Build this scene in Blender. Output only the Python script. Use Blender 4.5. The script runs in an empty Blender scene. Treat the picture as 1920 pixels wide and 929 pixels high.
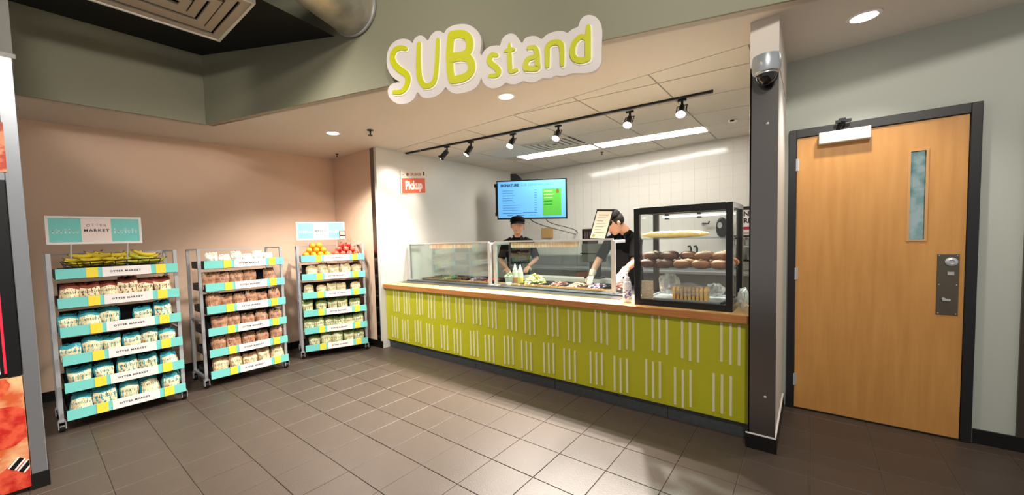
import bpy, bmesh, math, random
from mathutils import Vector, Matrix, Quaternion
random.seed(7)
PI = math.pi
scene = bpy.context.scene
COL = scene.collection

# ------------------------------------------------------------------ camera
CAM = Vector((3.9367, -3.3036, 1.5102))
R_ = Vector((0.76462904, 0.64386388, -0.02795965))
U_ = Vector((-0.01161813, 0.05714815, 0.99829811))
F_ = Vector((-0.64436593, 0.76300288, -0.05117763))
cd = bpy.data.cameras.new('camera'); cam = bpy.data.objects.new('camera', cd); COL.objects.link(cam)
cam.matrix_world = Matrix(((R_.x, U_.x, -F_.x, CAM.x), (R_.y, U_.y, -F_.y, CAM.y), (R_.z, U_.z, -F_.z, CAM.z), (0, 0, 0, 1)))
cd.sensor_width = 36.0; cd.lens = 728.4133 * 36 / 1920
cd.shift_x = (960 - 906.155) / 1920; cd.shift_y = (486.306 - 464.5) / 1920
cd.clip_start = 0.05
scene.camera = cam

# ------------------------------------------------------------------ world, exposure, large lights
w = bpy.data.worlds.new('hall_ambient'); scene.world = w; w.use_nodes = True
bg = w.node_tree.nodes['Background']; bg.inputs[0].default_value = (1.0, 0.95, 0.88, 1); bg.inputs[1].default_value = 0.30
vs = scene.view_settings
vs.view_transform = 'Standard'; vs.look = 'None'; vs.gamma = 1.0; vs.use_curve_mapping = False
vs.exposure = 0.6

def area_light(name, loc, target, size, energy, col, shape='DISK', size_y=None):
    l = bpy.data.lights.new(name, 'AREA'); l.energy = energy; l.color = col; l.shape = shape; l.size = size
    if size_y: l.size_y = size_y
    o = bpy.data.objects.new(name, l); COL.objects.link(o); o.location = loc
    o.rotation_euler = (Vector(target) - Vector(loc)).to_track_quat('-Z', 'Y').to_euler()
    return o
def spot_light(name, loc, target, energy, col, angle, blend=0.5, rad=0.03):
    l = bpy.data.lights.new(name, 'SPOT'); l.energy = energy; l.color = col; l.spot_size = math.radians(angle)
    l.spot_blend = blend; l.shadow_soft_size = rad
    o = bpy.data.objects.new(name, l); COL.objects.link(o); o.location = loc
    o.rotation_euler = (Vector(target) - Vector(loc)).to_track_quat('-Z', 'Y').to_euler()
    return o
WARM = (1.0, 0.92, 0.83); SOFT = (1.0, 0.93, 0.84)
# high lamps of the hall the photographer stands in
spot_light('hall_lamp', (2.4, -3.4, 3.9), (-0.7, -2.1, 0.9), 410, SOFT, 84, 0.8, 0.16)
spot_light('hall_lamp', (3.0, -3.9, 3.95), (0.9, -1.2, 2.9), 120, SOFT, 62, 1.0, 0.16)
area_light('hall_lamp', (4.6, -3.3, 3.9), (3.8, 0.6, 0.9), 0.4, 56, SOFT)

spot_light('hall_lamp', (3.1, -3.2, 3.25), (-1.05, -2.35, 3.15), 110, SOFT, 26, 0.5, 0.10)  # unseen spot added to brighten the patch on the bulkhead side

# ------------------------------------------------------------------ materials
def lin(c):
    return tuple(((v / 255) / 12.92 if v / 255 <= 0.04045 else ((v / 255 + 0.055) / 1.055) ** 2.4) for v in c)
MATS = {}
def mat(name, rgb, rough=0.5, metal=0.0, spec=0.5, noise=None, bump=None, rgb2=None, emit=0, stretch=None, coat=0):
    if name in MATS: return MATS[name]
    m = bpy.data.materials.new(name); m.use_nodes = True; MATS[name] = m
    nt = m.node_tree; b = nt.nodes['Principled BSDF']
    c = lin(rgb) + (1,)
    b.inputs['Base Color'].default_value = c; b.inputs['Roughness'].default_value = rough
    b.inputs['Metallic'].default_value = metal; b.inputs['Specular IOR Level'].default_value = spec
    if coat: b.inputs['Coat Weight'].default_value = coat
    if emit:
        b.inputs['Emission Color'].default_value = c; b.inputs['Emission Strength'].default_value = emit
    def coords(sc):
        tc = nt.nodes.new('ShaderNodeTexCoord'); mp = nt.nodes.new('ShaderNodeMapping')
        if stretch: mp.inputs['Scale'].default_value = stretch
        nt.links.new(tc.outputs['Object'], mp.inputs[0])
        n = nt.nodes.new('ShaderNodeTexNoise'); n.inputs['Scale'].default_value = sc; n.inputs['Detail'].default_value = 4
        nt.links.new(mp.outputs[0], n.inputs['Vector']); return n
    if noise:
        n = coords(noise[0]); r = nt.nodes.new('ShaderNodeValToRGB')
        lo, hi = (0.35, 0.65) if len(noise) < 2 else noise[1:3]
        r.color_ramp.elements[0].position = lo; r.color_ramp.elements[1].position = hi
        r.color_ramp.elements[0].color = lin(rgb2) + (1,); r.color_ramp.elements[1].color = c
        nt.links.new(n.outputs['Fac'], r.inputs[0]); nt.links.new(r.outputs[0], b.inputs['Base Color'])
    if bump:
        n2 = coords(bump[0]); bp = nt.nodes.new('ShaderNodeBump'); bp.inputs['Strength'].default_value = bump[1]
        bp.inputs['Distance'].default_value = 0.01
        nt.links.new(n2.outputs['Fac'], bp.inputs['Height']); nt.links.new(bp.outputs[0], b.inputs['Normal'])
    return m
def glassy(name, tint=(240, 248, 245), gloss=0.10, rough=0.03):
    if name in MATS: return MATS[name]
    m = bpy.data.materials.new(name); m.use_nodes = True; MATS[name] = m
    nt = m.node_tree; nt.nodes.remove(nt.nodes['Principled BSDF'])
    out = nt.nodes['Material Output']
    t = nt.nodes.new('ShaderNodeBsdfTransparent'); t.inputs[0].default_value = lin(tint) + (1,)
    g = nt.nodes.new('ShaderNodeBsdfGlossy'); g.inputs['Roughness'].default_value = rough
    mx = nt.nodes.new('ShaderNodeMixShader'); mx.inputs[0].default_value = gloss
    nt.links.new(t.outputs[0], mx.inputs[1]); nt.links.new(g.outputs[0], mx.inputs[2]); nt.links.new(mx.outputs[0], out.inputs[0])
    return m
def film(name, tint=(250, 250, 250), white=0.18, gloss=0.22):
    """crinkled clear plastic: mostly see-through, some white haze, some gloss"""
    m = bpy.data.materials.new(name); m.use_nodes = True; MATS[name] = m
    nt = m.node_tree; nt.nodes.remove(nt.nodes['Principled BSDF']); out = nt.nodes['Material Output']
    t = nt.nodes.new('ShaderNodeBsdfTransparent'); t.inputs[0].default_value = lin(tint) + (1,)
    d = nt.nodes.new('ShaderNodeBsdfDiffuse'); d.inputs[0].default_value = (0.85, 0.86, 0.87, 1)
    g = nt.nodes.new('ShaderNodeBsdfGlossy'); g.inputs['Roughness'].default_value = 0.12
    m1 = nt.nodes.new('ShaderNodeMixShader'); m1.inputs[0].default_value = white
    m2 = nt.nodes.new('ShaderNodeMixShader'); m2.inputs[0].default_value = gloss
    nt.links.new(t.outputs[0], m1.inputs[1]); nt.links.new(d.outputs[0], m1.inputs[2])
    nt.links.new(m1.outputs[0], m2.inputs[1]); nt.links.new(g.outputs[0], m2.inputs[2]); nt.links.new(m2.outputs[0], out.inputs[0])
    return m
M_wall = mat('beige_paint', (222, 192, 168), 0.6, bump=(180, 0.05))
M_ceil = mat('soffit_paint', (216, 208, 198), 0.7)
M_bulk = mat('grey_green_paint', (140, 138, 116), 0.6)
M_doorwall = mat('pale_grey_paint', (182, 187, 178), 0.6)
M_white = mat('white_paint', (226, 224, 218), 0.5)
M_kwall = mat('kitchen_white', (216, 214, 208), 0.35)
M_black = mat('black_base', (14, 13, 13), 0.35)
M_deck = mat('black_deck', (10, 10, 9), 0.9)
M_steel = mat('brushed_steel', (132, 128, 126), 0.2, 1.0, bump=(40, 0.03), stretch=(1, 1, 14))
M_steel2 = mat('worktop_steel', (196, 198, 200), 0.3, 0.55)
M_prep = mat('prep_steel', (112, 113, 116), 0.32, 0.8)
M_galv = mat('rack_metal', (198, 200, 204), 0.36, 0.5)
M_dark = mat('dark_metal', (30, 30, 32), 0.4, 0.6)
M_blk = mat('black_plastic', (12, 12, 13), 0.35)
M_blkm = mat('black_enamel', (8, 8, 9), 0.4)
M_tile = mat('floor_tile_brown', (78, 67, 59), 0.44, 0, 0.45, noise=(3.0, 0.3, 0.7), rgb2=(69, 59, 51), bump=(90, 0.12))
M_grout = mat('floor_grout', (92, 81, 73), 0.8)
M_wtile = mat('white_wall_tile', (222, 220, 214), 0.12, 0, 0.5)
M_wgrout = mat('wall_grout', (212, 210, 204), 0.8)
M_cpanel = mat('ceiling_panel', (214, 208, 198), 0.8, bump=(200, 0.1))
M_tbar = mat('t_bar', (186, 180, 172), 0.6)
M_green = mat('lime_panel', (184, 182, 32), 0.34)
M_slat = mat('pale_slat', (222, 220, 176), 0.45)
M_wood = mat('maple_edge', (190, 128, 72), 0.35, noise=(6, 0.3, 0.7), rgb2=(168, 106, 58), stretch=(1, 12, 12))
M_woodtop = mat('maple_top', (228, 186, 120), 0.3, noise=(5, 0.3, 0.7), rgb2=(214, 168, 104), stretch=(1, 12, 12))
M_toe = mat('grey_kick', (74, 78, 80), 0.55, noise=(30, 0.3, 0.7), rgb2=(62, 66, 68))
M_door = mat('maple_door', (205, 150, 82), 0.42, noise=(4.0, 0.3, 0.72), rgb2=(192, 136, 70), stretch=(6, 6, 0.5))
M_frame = mat('black_frame', (22, 22, 25), 0.4)
M_emit = mat('lamp_white', (255, 247, 232), 0.5, emit=14)
M_tube = mat('fluorescent_white', (255, 250, 240), 0.5, emit=15)
M_teal = mat('teal_card', (124, 212, 206), 0.4)
M_yellow = mat('yellow_card', (246, 222, 74), 0.4)
M_card = mat('white_card', (240, 234, 232), 0.4)
M_ink = mat('dark_ink', (58, 54, 58), 0.6)
M_pink = mat('pink_cream_card', (246, 226, 220), 0.4)
M_pale = mat('pale_teal_ink', (214, 244, 240), 0.5)
M_signw = mat('sign_white', (226, 218, 214), 0.35)
M_lime = mat('sign_lime', (206, 208, 22), 0.35)
M_limed = mat('sign_lip', (250, 246, 228), 0.35)
M_glass = glassy('clear_glass')
M_cglass = glassy('case_glass', (252, 254, 254), 0.05)
M_film = film('plastic_film')
M_galvd = mat('duct_metal', (196, 188, 170), 0.32, 0.35, noise=(6, 0.3, 0.7), rgb2=(150, 146, 134))

# ------------------------------------------------------------------ mesh helpers
class MB:
    def __init__(s): s.v = []; s.f = []
    def add(s, vs, fs):
        o = len(s.v); s.v += [tuple(p) for p in vs]; s.f += [tuple(i + o for i in f) for f in fs]; return s
    def box(s, x0, x1, y0, y1, z0, z1):
        return s.add([(x0, y0, z0), (x1, y0, z0), (x1, y1, z0), (x0, y1, z0), (x0, y0, z1), (x1, y0, z1), (x1, y1, z1), (x0, y1, z1)],
                     [(0, 3, 2, 1), (4, 5, 6, 7), (0, 1, 5, 4), (1, 2, 6, 5), (2, 3, 7, 6), (3, 0, 4, 7)])
    def obox(s, c, ax, ay, az):
        c = Vector(c); ax = Vector(ax); ay = Vector(ay); az = Vector(az)
        P = [c + ax * i + ay * j + az * k for k in (-1, 1) for i, j in ((-1, -1), (1, -1), (1, 1), (-1, 1))]
        return s.add(P, [(0, 3, 2, 1), (4, 5, 6, 7), (0, 1, 5, 4), (1, 2, 6, 5), (2, 3, 7, 6), (3, 0, 4, 7)])
    def prism(s, poly, t0, t1, fn):
        n = len(poly); a = [fn(p[0], p[1], t0) for p in poly]; b = [fn(p[0], p[1], t1) for p in poly]
        return s.add(a + b, [tuple(range(n))[::-1], tuple(range(n, 2 * n))] + [(i, (i + 1) % n, n + (i + 1) % n, n + i) for i in range(n)])
    def tube(s, pts, rads, n=10, caps=True, flat=None):
        pts = [Vector(p) for p in pts]
        if not isinstance(rads, (list, tuple)): rads = [rads] * len(pts)
        rings = []; up = None
        for i, p in enumerate(pts):
            t = (pts[min(i + 1, len(pts) - 1)] - pts[max(i - 1, 0)]).normalized()
            if up is None:
                up = t.orthogonal().normalized()
                if flat: up = (Vector(flat) - t * t.dot(Vector(flat))).normalized()
            up = (up - t * up.dot(t)).normalized(); sd = t.cross(up)
            r = rads[i]; ra, rb = r if isinstance(r, tuple) else (r, r)
            rings.append([p + up * (ra * math.cos(2 * PI * k / n)) + sd * (rb * math.sin(2 * PI * k / n)) for k in range(n)])
        vs = [q for r in rings for q in r]; fs = []
        for i in range(len(pts) - 1):
            for k in range(n):
                fs.append((i * n + k, i * n + (k + 1) % n, (i + 1) * n + (k + 1) % n, (i + 1) * n + k))
        if caps: fs += [tuple(range(n))[::-1], tuple(range((len(pts) - 1) * n, len(pts) * n))]
        return s.add(vs, fs)
    def lathe(s, prof, c=(0, 0, 0), n=16, M=None):
        vs = []; c = Vector(c)
        for r, z in prof:
            for k in range(n):
                p = Vector((r * math.cos(2 * PI * k / n), r * math.sin(2 * PI * k / n), z))
                vs.append((M @ p if M else p) + c)
        fs = [(i * n + k, i * n + (k + 1) % n, (i + 1) * n + (k + 1) % n, (i + 1) * n + k) for i in range(len(prof) - 1) for k in range(n)]
        fs += [tuple(range(n))[::-1], tuple(range((len(prof) - 1) * n, len(prof) * n))]
        return s.add(vs, fs)
    def ball(s, c, r, nu=14, nv=9, M=None):
        if not isinstance(r, (tuple, list)): r = (r, r, r)
        c = Vector(c); vs = []; fs = []
        def pt(a, b):
            p = Vector((r[0] * math.sin(b) * math.cos(a), r[1] * math.sin(b) * math.sin(a), r[2] * math.cos(b)))
            return (M @ p if M else p) + c
        vs.append(pt(0, 0))
        for j in range(1, nv):
            for i in range(nu): vs.append(pt(2 * PI * i / nu, PI * j / nv))
        vs.append(pt(0, PI))
        for i in range(nu):
            fs.append((0, 1 + i, 1 + (i + 1) % nu)); L = 1 + (nv - 2) * nu; fs.append((L + i, len(vs) - 1, L + (i + 1) % nu))
        for j in range(nv - 2):
            for i in range(nu):
                a = 1 + j * nu; fs.append((a + i, a + nu + i, a + nu + (i + 1) % nu, a + (i + 1) % nu))
        return s.add(vs, fs)
    def mesh(s, name):
        me = bpy.data.meshes.new(name); me.from_pydata(s.v, [], s.f); me.validate(); me.update(); return me
    def build(s, name, m, parent=None, smooth=0, bevel=0, fix=True):
        me = s.mesh(name)
        if fix:
            b = bmesh.new(); b.from_mesh(me); bmesh.ops.recalc_face_normals(b, faces=b.faces); b.to_mesh(me); b.free()
        o = link(name, me, m, parent)
        if smooth:
            me.shade_smooth(); me.set_sharp_from_angle(angle=math.radians(smooth))
        if bevel:
            bv = o.modifiers.new('bevel', 'BEVEL'); bv.width = bevel; bv.segments = 2; bv.limit_method = 'ANGLE'
        return o
def link(name, me, m, parent=None):
    o = bpy.data.objects.new(name, me); COL.objects.link(o)
    if m and not me.materials: me.materials.append(m)
    if parent:
        o.parent = parent; o.matrix_parent_inverse = inv_of(parent)
    return o
def inv_of(p):
    """world-space children: cancel the parent's own transform"""
    M = Matrix.Identity(4)
    q = p
    chain = []
    while q: chain.append(q); q = q.parent
    for q in reversed(chain): M = M @ q.matrix_parent_inverse @ q.matrix_basis
    return M.inverted()
def tag(o, label, cat, group=None):
    o['label'] = label; o['category'] = cat
    if group: o['group'] = group
    return o
def thing(name, loc, label, cat, group=None, rz=0):
    o = bpy.data.objects.new(name, None); COL.objects.link(o); o.location = loc; o.rotation_euler = (0, 0, rz); o.empty_display_size = 0.1
    return tag(o, label, cat, group)
def struct(o, label=None, cat=None):
    o['kind'] = 'structure'
    if label: o['label'] = label
    if cat: o['category'] = cat
    return o
def local(o):
    """children built in the parent's own coordinates"""
    o.matrix_parent_inverse = Matrix.Identity(4); return o
def copy_tree(o, parent=None):
    c = o.copy(); COL.objects.link(c)
    if parent: c.parent = parent
    for ch in list(o.children): copy_tree(ch, c)
    return c
def text_mesh(s, size, fn, depth=0.001, align='CENTER', bold=0.0, wide=1.0, spacing=1.0):
    cu = bpy.data.curves.new('lettering', 'FONT'); cu.body = s; cu.size = size; cu.align_x = align; cu.align_y = 'CENTER'
    cu.extrude = depth; cu.offset = bold; cu.resolution_u = 2; cu.space_character = spacing
    o = bpy.data.objects.new('lettering', cu); COL.objects.link(o)
    dg = bpy.context.evaluated_depsgraph_get(); me = bpy.data.meshes.new_from_object(o.evaluated_get(dg))
    bpy.data.objects.remove(o); me.materials.clear()
    for v in me.vertices: v.co = Vector(fn(v.co.x * wide, v.co.y, v.co.z))
    me.update(); return me
def ribbon(pts, w, n=4):
    """outline polygon of a brush stroke with round ends (2-D); w a width or list of widths"""
    P = []
    for i in range(len(pts) - 1):
        p0 = Vector(pts[max(i - 1, 0)]); p1 = Vector(pts[i]); p2 = Vector(pts[i + 1]); p3 = Vector(pts[min(i + 2, len(pts) - 1)])
        for k in range(n):
            t = k / n; P.append(0.5 * ((2 * p1) + (p2 - p0) * t + (2 * p0 - 5 * p1 + 4 * p2 - p3) * t * t + (3 * p1 - p0 - 3 * p2 + p3) * t ** 3))
    P.append(Vector(pts[-1]))
    if not isinstance(w, (list, tuple)): w = [w, w]
    L = []; Rr = []
    m = len(P)
    for i, p in enumerate(P):
        t = (P[min(i + 1, m - 1)] - P[max(i - 1, 0)]).normalized(); nn = Vector((-t.y, t.x))
        f = i / (m - 1) * (len(w) - 1); a = int(min(f, len(w) - 2)); h = (w[a] + (w[a + 1] - w[a]) * (f - a)) / 2
        L.append(p + nn * h); Rr.append(p - nn * h)
    return L, Rr
def stroke(mb, pts, w, t0, t1, fn, caps=True):
    L, Rr = ribbon(pts, w); m = len(L)
    vs = []
    for i in range(m):
        for q, t in ((L[i], t0), (Rr[i], t0), (Rr[i], t1), (L[i], t1)): vs.append(fn(q.x, q.y, t))
    fs = []
    for i in range(m - 1):
        a = 4 * i; b = a + 4
        fs += [(a, a + 1, b + 1, b), (a + 1, a + 2, b + 2, b + 1), (a + 2, a + 3, b + 3, b + 2), (a + 3, a, b, b + 3)]
    fs += [(0, 3, 2, 1), (4 * m - 4, 4 * m - 3, 4 * m - 2, 4 * m - 1)]
    mb.add(vs, fs)
    if caps:
        for i in (0, m - 1):
            c = (L[i] + Rr[i]) / 2; r = (L[i] - Rr[i]).length / 2
            mb.prism([(c.x + r * math.cos(k * PI / 5), c.y + r * math.sin(k * PI / 5)) for k in range(10)], t0, t1 + (t1 - t0) * 0.04, fn)

# ------------------------------------------------------------------ the setting
def HC(x, y): return 2.8314 + 0.0156 * (x + 0.696) + 0.0034 * y      # soffit height
BA = Vector((-1.026, -1.961)); BD = Vector((0.94193, 0.33581)); BN = Vector((0.33581, -0.94193))   # bulkhead line
def BK(s, z, off=0.0):                                                # point on the bulkhead face
    p = BA + BD * s + BN * off; return (p.x, p.y, z)
TX, TY = 0.333, 0.342
fl = MB().box(-2.6, 6.2, -7.0, 3.8, -0.06, -0.004).build('floor', M_grout); struct(fl)
tm = MB().box(0.0022, TX - 0.0022, 0.0022, TY - 0.0022, -0.012, 0.0)
b0 = tm.mesh('tile'); b0.materials.append(M_tile)
bb = bmesh.new(); bb.from_mesh(b0); bmesh.ops.bevel(bb, geom=[e for e in bb.edges if all(v.co.z > -0.001 for v in e.verts)], offset=0.002, segments=1, affect='EDGES'); bb.to_mesh(b0); bb.free()
for i in range(-18, 5):
    for j in range(-8, 7):
        x = 3.945 + i * TX; y = -1.31 + j * TY
        if x < -2.1 or x > 5.3 or y < -3.8: continue
        if x > 3.5 and y > 0.88: continue
        if x <= 3.5 and y > -0.02: continue
        if y < -2.4 and (x > 4.3): continue
        o = link('tile', b0, None, fl); o.location = (x, y, random.uniform(-0.0006, 0.0006)); 
# left alcove
struct(MB().prism([(-1.753, -0.121), (-1.96, -4.2), (-2.1, -4.2), (-1.9, 0.03)], 0, 2.84, lambda x, y, z: (x, y, z)).build('wall_left', M_wall))
struct(MB().prism([(-1.80, -0.121), (-0.80, -0.066), (-0.80, 0.05), (-1.85, 0.05)], 0, 2.86, lambda x, y, z: (x, y, z)).build('wall_alcove', M_wall))
struct(MB().prism([(-1.745, -0.13), (-1.952, -4.2), (-1.97, -4.2), (-1.765, -0.13)], 0, 0.1, lambda x, y, z: (x, y, z)).build('baseboard_left', M_black))
struct(MB().prism([(-1.76, -0.135), (-0.70, -0.08), (-0.70, -0.06), (-1.76, -0.11)], 0, 0.1, lambda x, y, z: (x, y, z)).build('baseboard_alcove', M_black))
struct(MB().box(-0.83, -0.745, -0.078, 0.0, 0.1, 2.83).build('trim_1', M_steel, bevel=0.004))
# kitchen shell
struct(MB().box(-0.82, -0.696, -0.07, 3.6, 0, 2.9).build('wall_kitchen_left', M_kwall))
kb = MB().box(-0.8, 4.3, 3.51, 3.65, 0, 3.0).build('wall_kitchen_back', M_wgrout); struct(kb)
wt = MB().box(0.0010, 0.1690, -0.004, 0.002, 0.0010, 0.1690).mesh('tile'); wt.materials.append(M_wtile)
for i in range(26):
    for j in range(11):
        o = link('tile', wt, None, kb); o.location = (-0.69 + i * 0.17, 3.51, 0.98 + j * 0.17); o.rotation_euler = (random.uniform(-0.004, 0.004), 0, random.uniform(-0.004, 0.004))
struct(MB().box(3.72, 3.80, 1.0, 3.6, 0, 3.0).build('wall_kitchen_right', M_kwall))
# post at the right end of the counter
struct(MB().box(3.622, 3.762, -0.085, 0.95, 0, 2.60).build('wall_post', M_white))
struct(MB().box(3.612, 3.766, -0.095, 0.95, 2.60, 2.93).build('wall_post_top', M_ceil))
st = MB().box(3.612, 3.766, -0.095, -0.082, 0.1, 2.60).box(3.612, 3.624, -0.095, 0.03, 0.1, 2.60).build('trim_2', M_steel, bevel=0.003); struct(st)
for z in (0.38, 2.22):
    MB().lathe([(0.009, 0), (0.009, 0.003), (0.005, 0.006)], (3.71, -0.094, z), 10, Matrix.Rotation(PI / 2, 3, 'X')).build('screw', M_galv, st, smooth=40)
struct(MB().box(3.60, 3.775, -0.105, -0.08, 0, 0.1).box(3.76, 3.775, -0.1, 0.88, 0, 0.1).build('baseboard_post', M_black))
struct(MB().box(3.60, 3.772, -0.101, -0.094, 0.1, 0.108).box(3.762, 3.772, -0.1, 0.86, 0.1, 0.108).build('trim_3', M_card))
# door wall
dw = MB().box(3.70, 3.79, 0.89, 1.0, 0, 2.95).box(4.80, 4.993, 0.89, 1.0, 0, 2.95).box(3.79, 4.80, 0.89, 1.0, 2.335, 2.95).box(4.993, 5.6, 0.89, 1.0, 2.3, 2.95).build('wall_door', M_doorwall); struct(dw)
struct(MB().box(4.81, 5.6, 0.875, 0.892, 0, 0.1).build('baseboard_right', M_black))
struct(MB().box(4.993, 5.6, 0.87, 1.0, 0.1, 2.3).build('wall_right', mat('dark_brown_panel', (58, 50, 44), 0.4)))
# soffit ceiling, one slightly sloping plane
def cz(x, y, t): return (x, y, HC(x, y) + t)
poly = [(-2.1, -4.2), (-1.17, -4.2), (-1.045, -1.948), (3.802, -0.22), (5.62, 0.428), (5.62, 1.0), (3.6, 1.0), (3.6, 0.25), (-0.8, 0.25), (-0.8, 0.03), (-2.1, 0.03)]
struct(MB().prism(poly, 0.0, 0.06, cz).build('ceiling', M_ceil))
# bulkhead above the soffit
def vwall(a, b, z0, z1, t):
    a = Vector(a); b = Vector(b); d = (b - a).normalized(); nn = Vector((d.y, -d.x)) * t
    mb = MB(); q = [a, b, b - nn, a - nn]
    return mb.add([(p.x, p.y, z0(p.x, p.y)) for p in q] + [(p.x, p.y, z1) for p in q], [(0, 1, 2, 3), (4, 5, 6, 7), (0, 1, 5, 4), (1, 2, 6, 5), (2, 3, 7, 6), (3, 0, 4, 7)])
struct(vwall((-1.026, -1.961), (5.62, 0.408), HC, 4.4, 0.08).build('wall_bulkhead', M_bulk))
struct(vwall((-1.15, -4.2), (-1.026, -1.961), HC, 4.4, 0.08).build('wall_bulkhead_side', M_bulk))
# black deck of the hall, lower over the left corner
struct(MB().add([BK(0.0, 3.54, 0.0), BK(1.75, 3.38, 0.0), (1.0, -4.4, 3.42), (-1.3, -4.4, 3.6)], [(0, 1, 2, 3)]).build('ceiling_hall_low', M_deck))
struct(MB().box(-1.3, 6.2, -7.0, 0.6, 4.38, 4.45).build('ceiling_hall', M_deck))
# kitchen ceiling of lay-in panels
def clip(poly, x0, x1, y0, y1):
    for ax, lim, sg in ((0, x0, 1), (0, x1, -1), (1, y0, 1), (1, y1, -1)):
        out = []
        for i in range(len(poly)):
            a, b = poly[i], poly[(i + 1) % len(poly)]
            da = (a[ax] - lim) * sg; db = (b[ax] - lim) * sg
            if da >= 0: out.append(a)
            if (da >= 0) != (db >= 0):
                t = da / (da - db); out.append((a[0] + (b[0] - a[0]) * t, a[1] + (b[1] - a[1]) * t))
        poly = out
        if len(poly) < 3: return []
    return poly
SH = math.tan(math.radians(10.3))
kc = MB().prism([(-0.8, 0.25), (3.8, 0.25), (3.8, 3.6), (-0.8, 3.6)], 0.012, 0.05, cz).build('ceiling_kitchen', M_tbar); struct(kc)
def sh(x, v): return (x, 2.0 + (x - 0.2) * SH + v)
XS = [-0.75, -0.03, 0.69, 1.41, 2.13, 2.85, 3.57, 4.29]; VS = [-2.62, -1.96, -1.30, -0.65, 0.0, 0.36, 1.0, 1.65]
for i in range(len(XS) - 1):
    for j in range(len(VS) - 1):
        if j == 4 and 1 <= i <= 4: continue
        if i == 2 and j == 3: continue
        x0, x1, v0, v1 = XS[i] + 0.008, XS[i + 1] - 0.008, VS[j] + 0.008, VS[j + 1] - 0.008
        pl = clip([sh(x0, v0), sh(x1, v0), sh(x1, v1), sh(x0, v1)], -0.695, 3.72, 0.26, 3.50)
        if len(pl) >= 3: MB().prism(pl, 0.0, 0.011, cz).build('ceiling_panel', M_cpanel, kc)

# ------------------------------------------------------------------ door
dr = bpy.data.objects.new('door_1', None); COL.objects.link(dr); dr.location = (4.3, 0.88, 0); struct(dr, 'maple door with narrow window in a black frame')
MB().box(3.788, 3.838, 0.852, 1.0, 0, 2.335).box(4.752, 4.802, 0.852, 1.0, 0, 2.335).box(3.838, 4.752, 0.852, 1.0, 2.268, 2.335).build('door_frame', M_frame, dr, bevel=0.003)
lf = MB().box(3.842, 4.472, 0.868, 0.912, 0.012, 2.265).box(4.566, 4.748, 0.868, 0.912, 0.012, 2.265).box(4.472, 4.566, 0.868, 0.912, 0.012, 1.412).box(4.472, 4.566, 0.868, 0.912, 2.062, 2.265).build('door_leaf', M_door, dr)
wf = MB().box(4.468, 4.482, 0.862, 0.87, 1.408, 2.066).box(4.556, 4.57, 0.862, 0.87, 1.408, 2.066).box(4.482, 4.556, 0.862, 0.87, 1.408, 1.42).box(4.482, 4.556, 0.862, 0.87, 2.054, 2.066).build('window_frame', mat('lite_frame', (196, 150, 96), 0.4), dr)
MB().box(4.474, 4.564, 0.884, 0.894, 1.41, 2.064).build('window_pane', mat('teal_reflection_glass', (196, 222, 226), 0.06, 0.85, noise=(9, 0.42, 0.6), rgb2=(120, 176, 178), stretch=(1, 1, 0.8)), dr)  # teal mottling paints the reflection into the pane colour
cl = MB().box(3.975, 4.27, 0.80, 0.868, 2.185, 2.275).build('door_closer', mat('closer_cover', (206, 206, 198), 0.4), dr, bevel=0.006)
MB().tube([(4.10, 0.83, 2.28), (4.10, 0.80, 2.30), (4.115, 0.78, 2.335)], 0.014, 8).lathe([(0.022, 0), (0.022, 0.03)], (4.10, 0.83, 2.272), 10).box(4.07, 4.16, 0.775, 0.80, 2.325, 2.345).box(4.09, 4.13, 0.79, 0.855, 2.335, 2.36).build('closer_arm', M_dark, cl, smooth=40)
lp = MB().box(4.622, 4.724, 0.862, 0.869, 0.885, 1.316).build('lock_plate', mat('antique_plate', (112, 104, 92), 0.34, 0.9), dr, bevel=0.002)
MX = Matrix.Rotation(PI / 2, 3, 'X')
MB().lathe([(0.030, 0), (0.030, 0.012), (0.022, 0.018), (0.014, 0.018), (0.012, 0.008)], (4.686, 0.862, 1.262), 20, MX).build('lock_cylinder', M_galv, lp, smooth=40)
MB().box(4.67, 4.70, 0.853, 0.863, 1.17, 1.192).build('lock_window', M_steel2, lp)
MB().tube([(4.655, 0.862, 1.0), (4.655, 0.845, 1.0)], 0.009, 10).box(4.648, 4.685, 0.84, 0.848, 0.988, 1.002).build('turn_lever', M_galv, lp, smooth=40)
for sx in (4.632, 4.714):
    for z in (0.896, 1.1, 1.305):
        MB().lathe([(0.004, 0), (0.003, 0.002)], (sx, 0.862, z), 8, MX).build('screw', M_galv, lp)
for z in (0.25, 1.15, 2.05):
    MB().tube([(3.84, 0.858, z - 0.05), (3.84, 0.858, z + 0.05)], 0.008, 8).box(3.842, 3.856, 0.864, 0.869, z - 0.05, z + 0.05).build('hinge', M_galv, dr, smooth=40)
MB().box(3.842, 4.748, 0.86, 0.9, 0.0, 0.011).build('threshold', M_black, dr)

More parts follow.
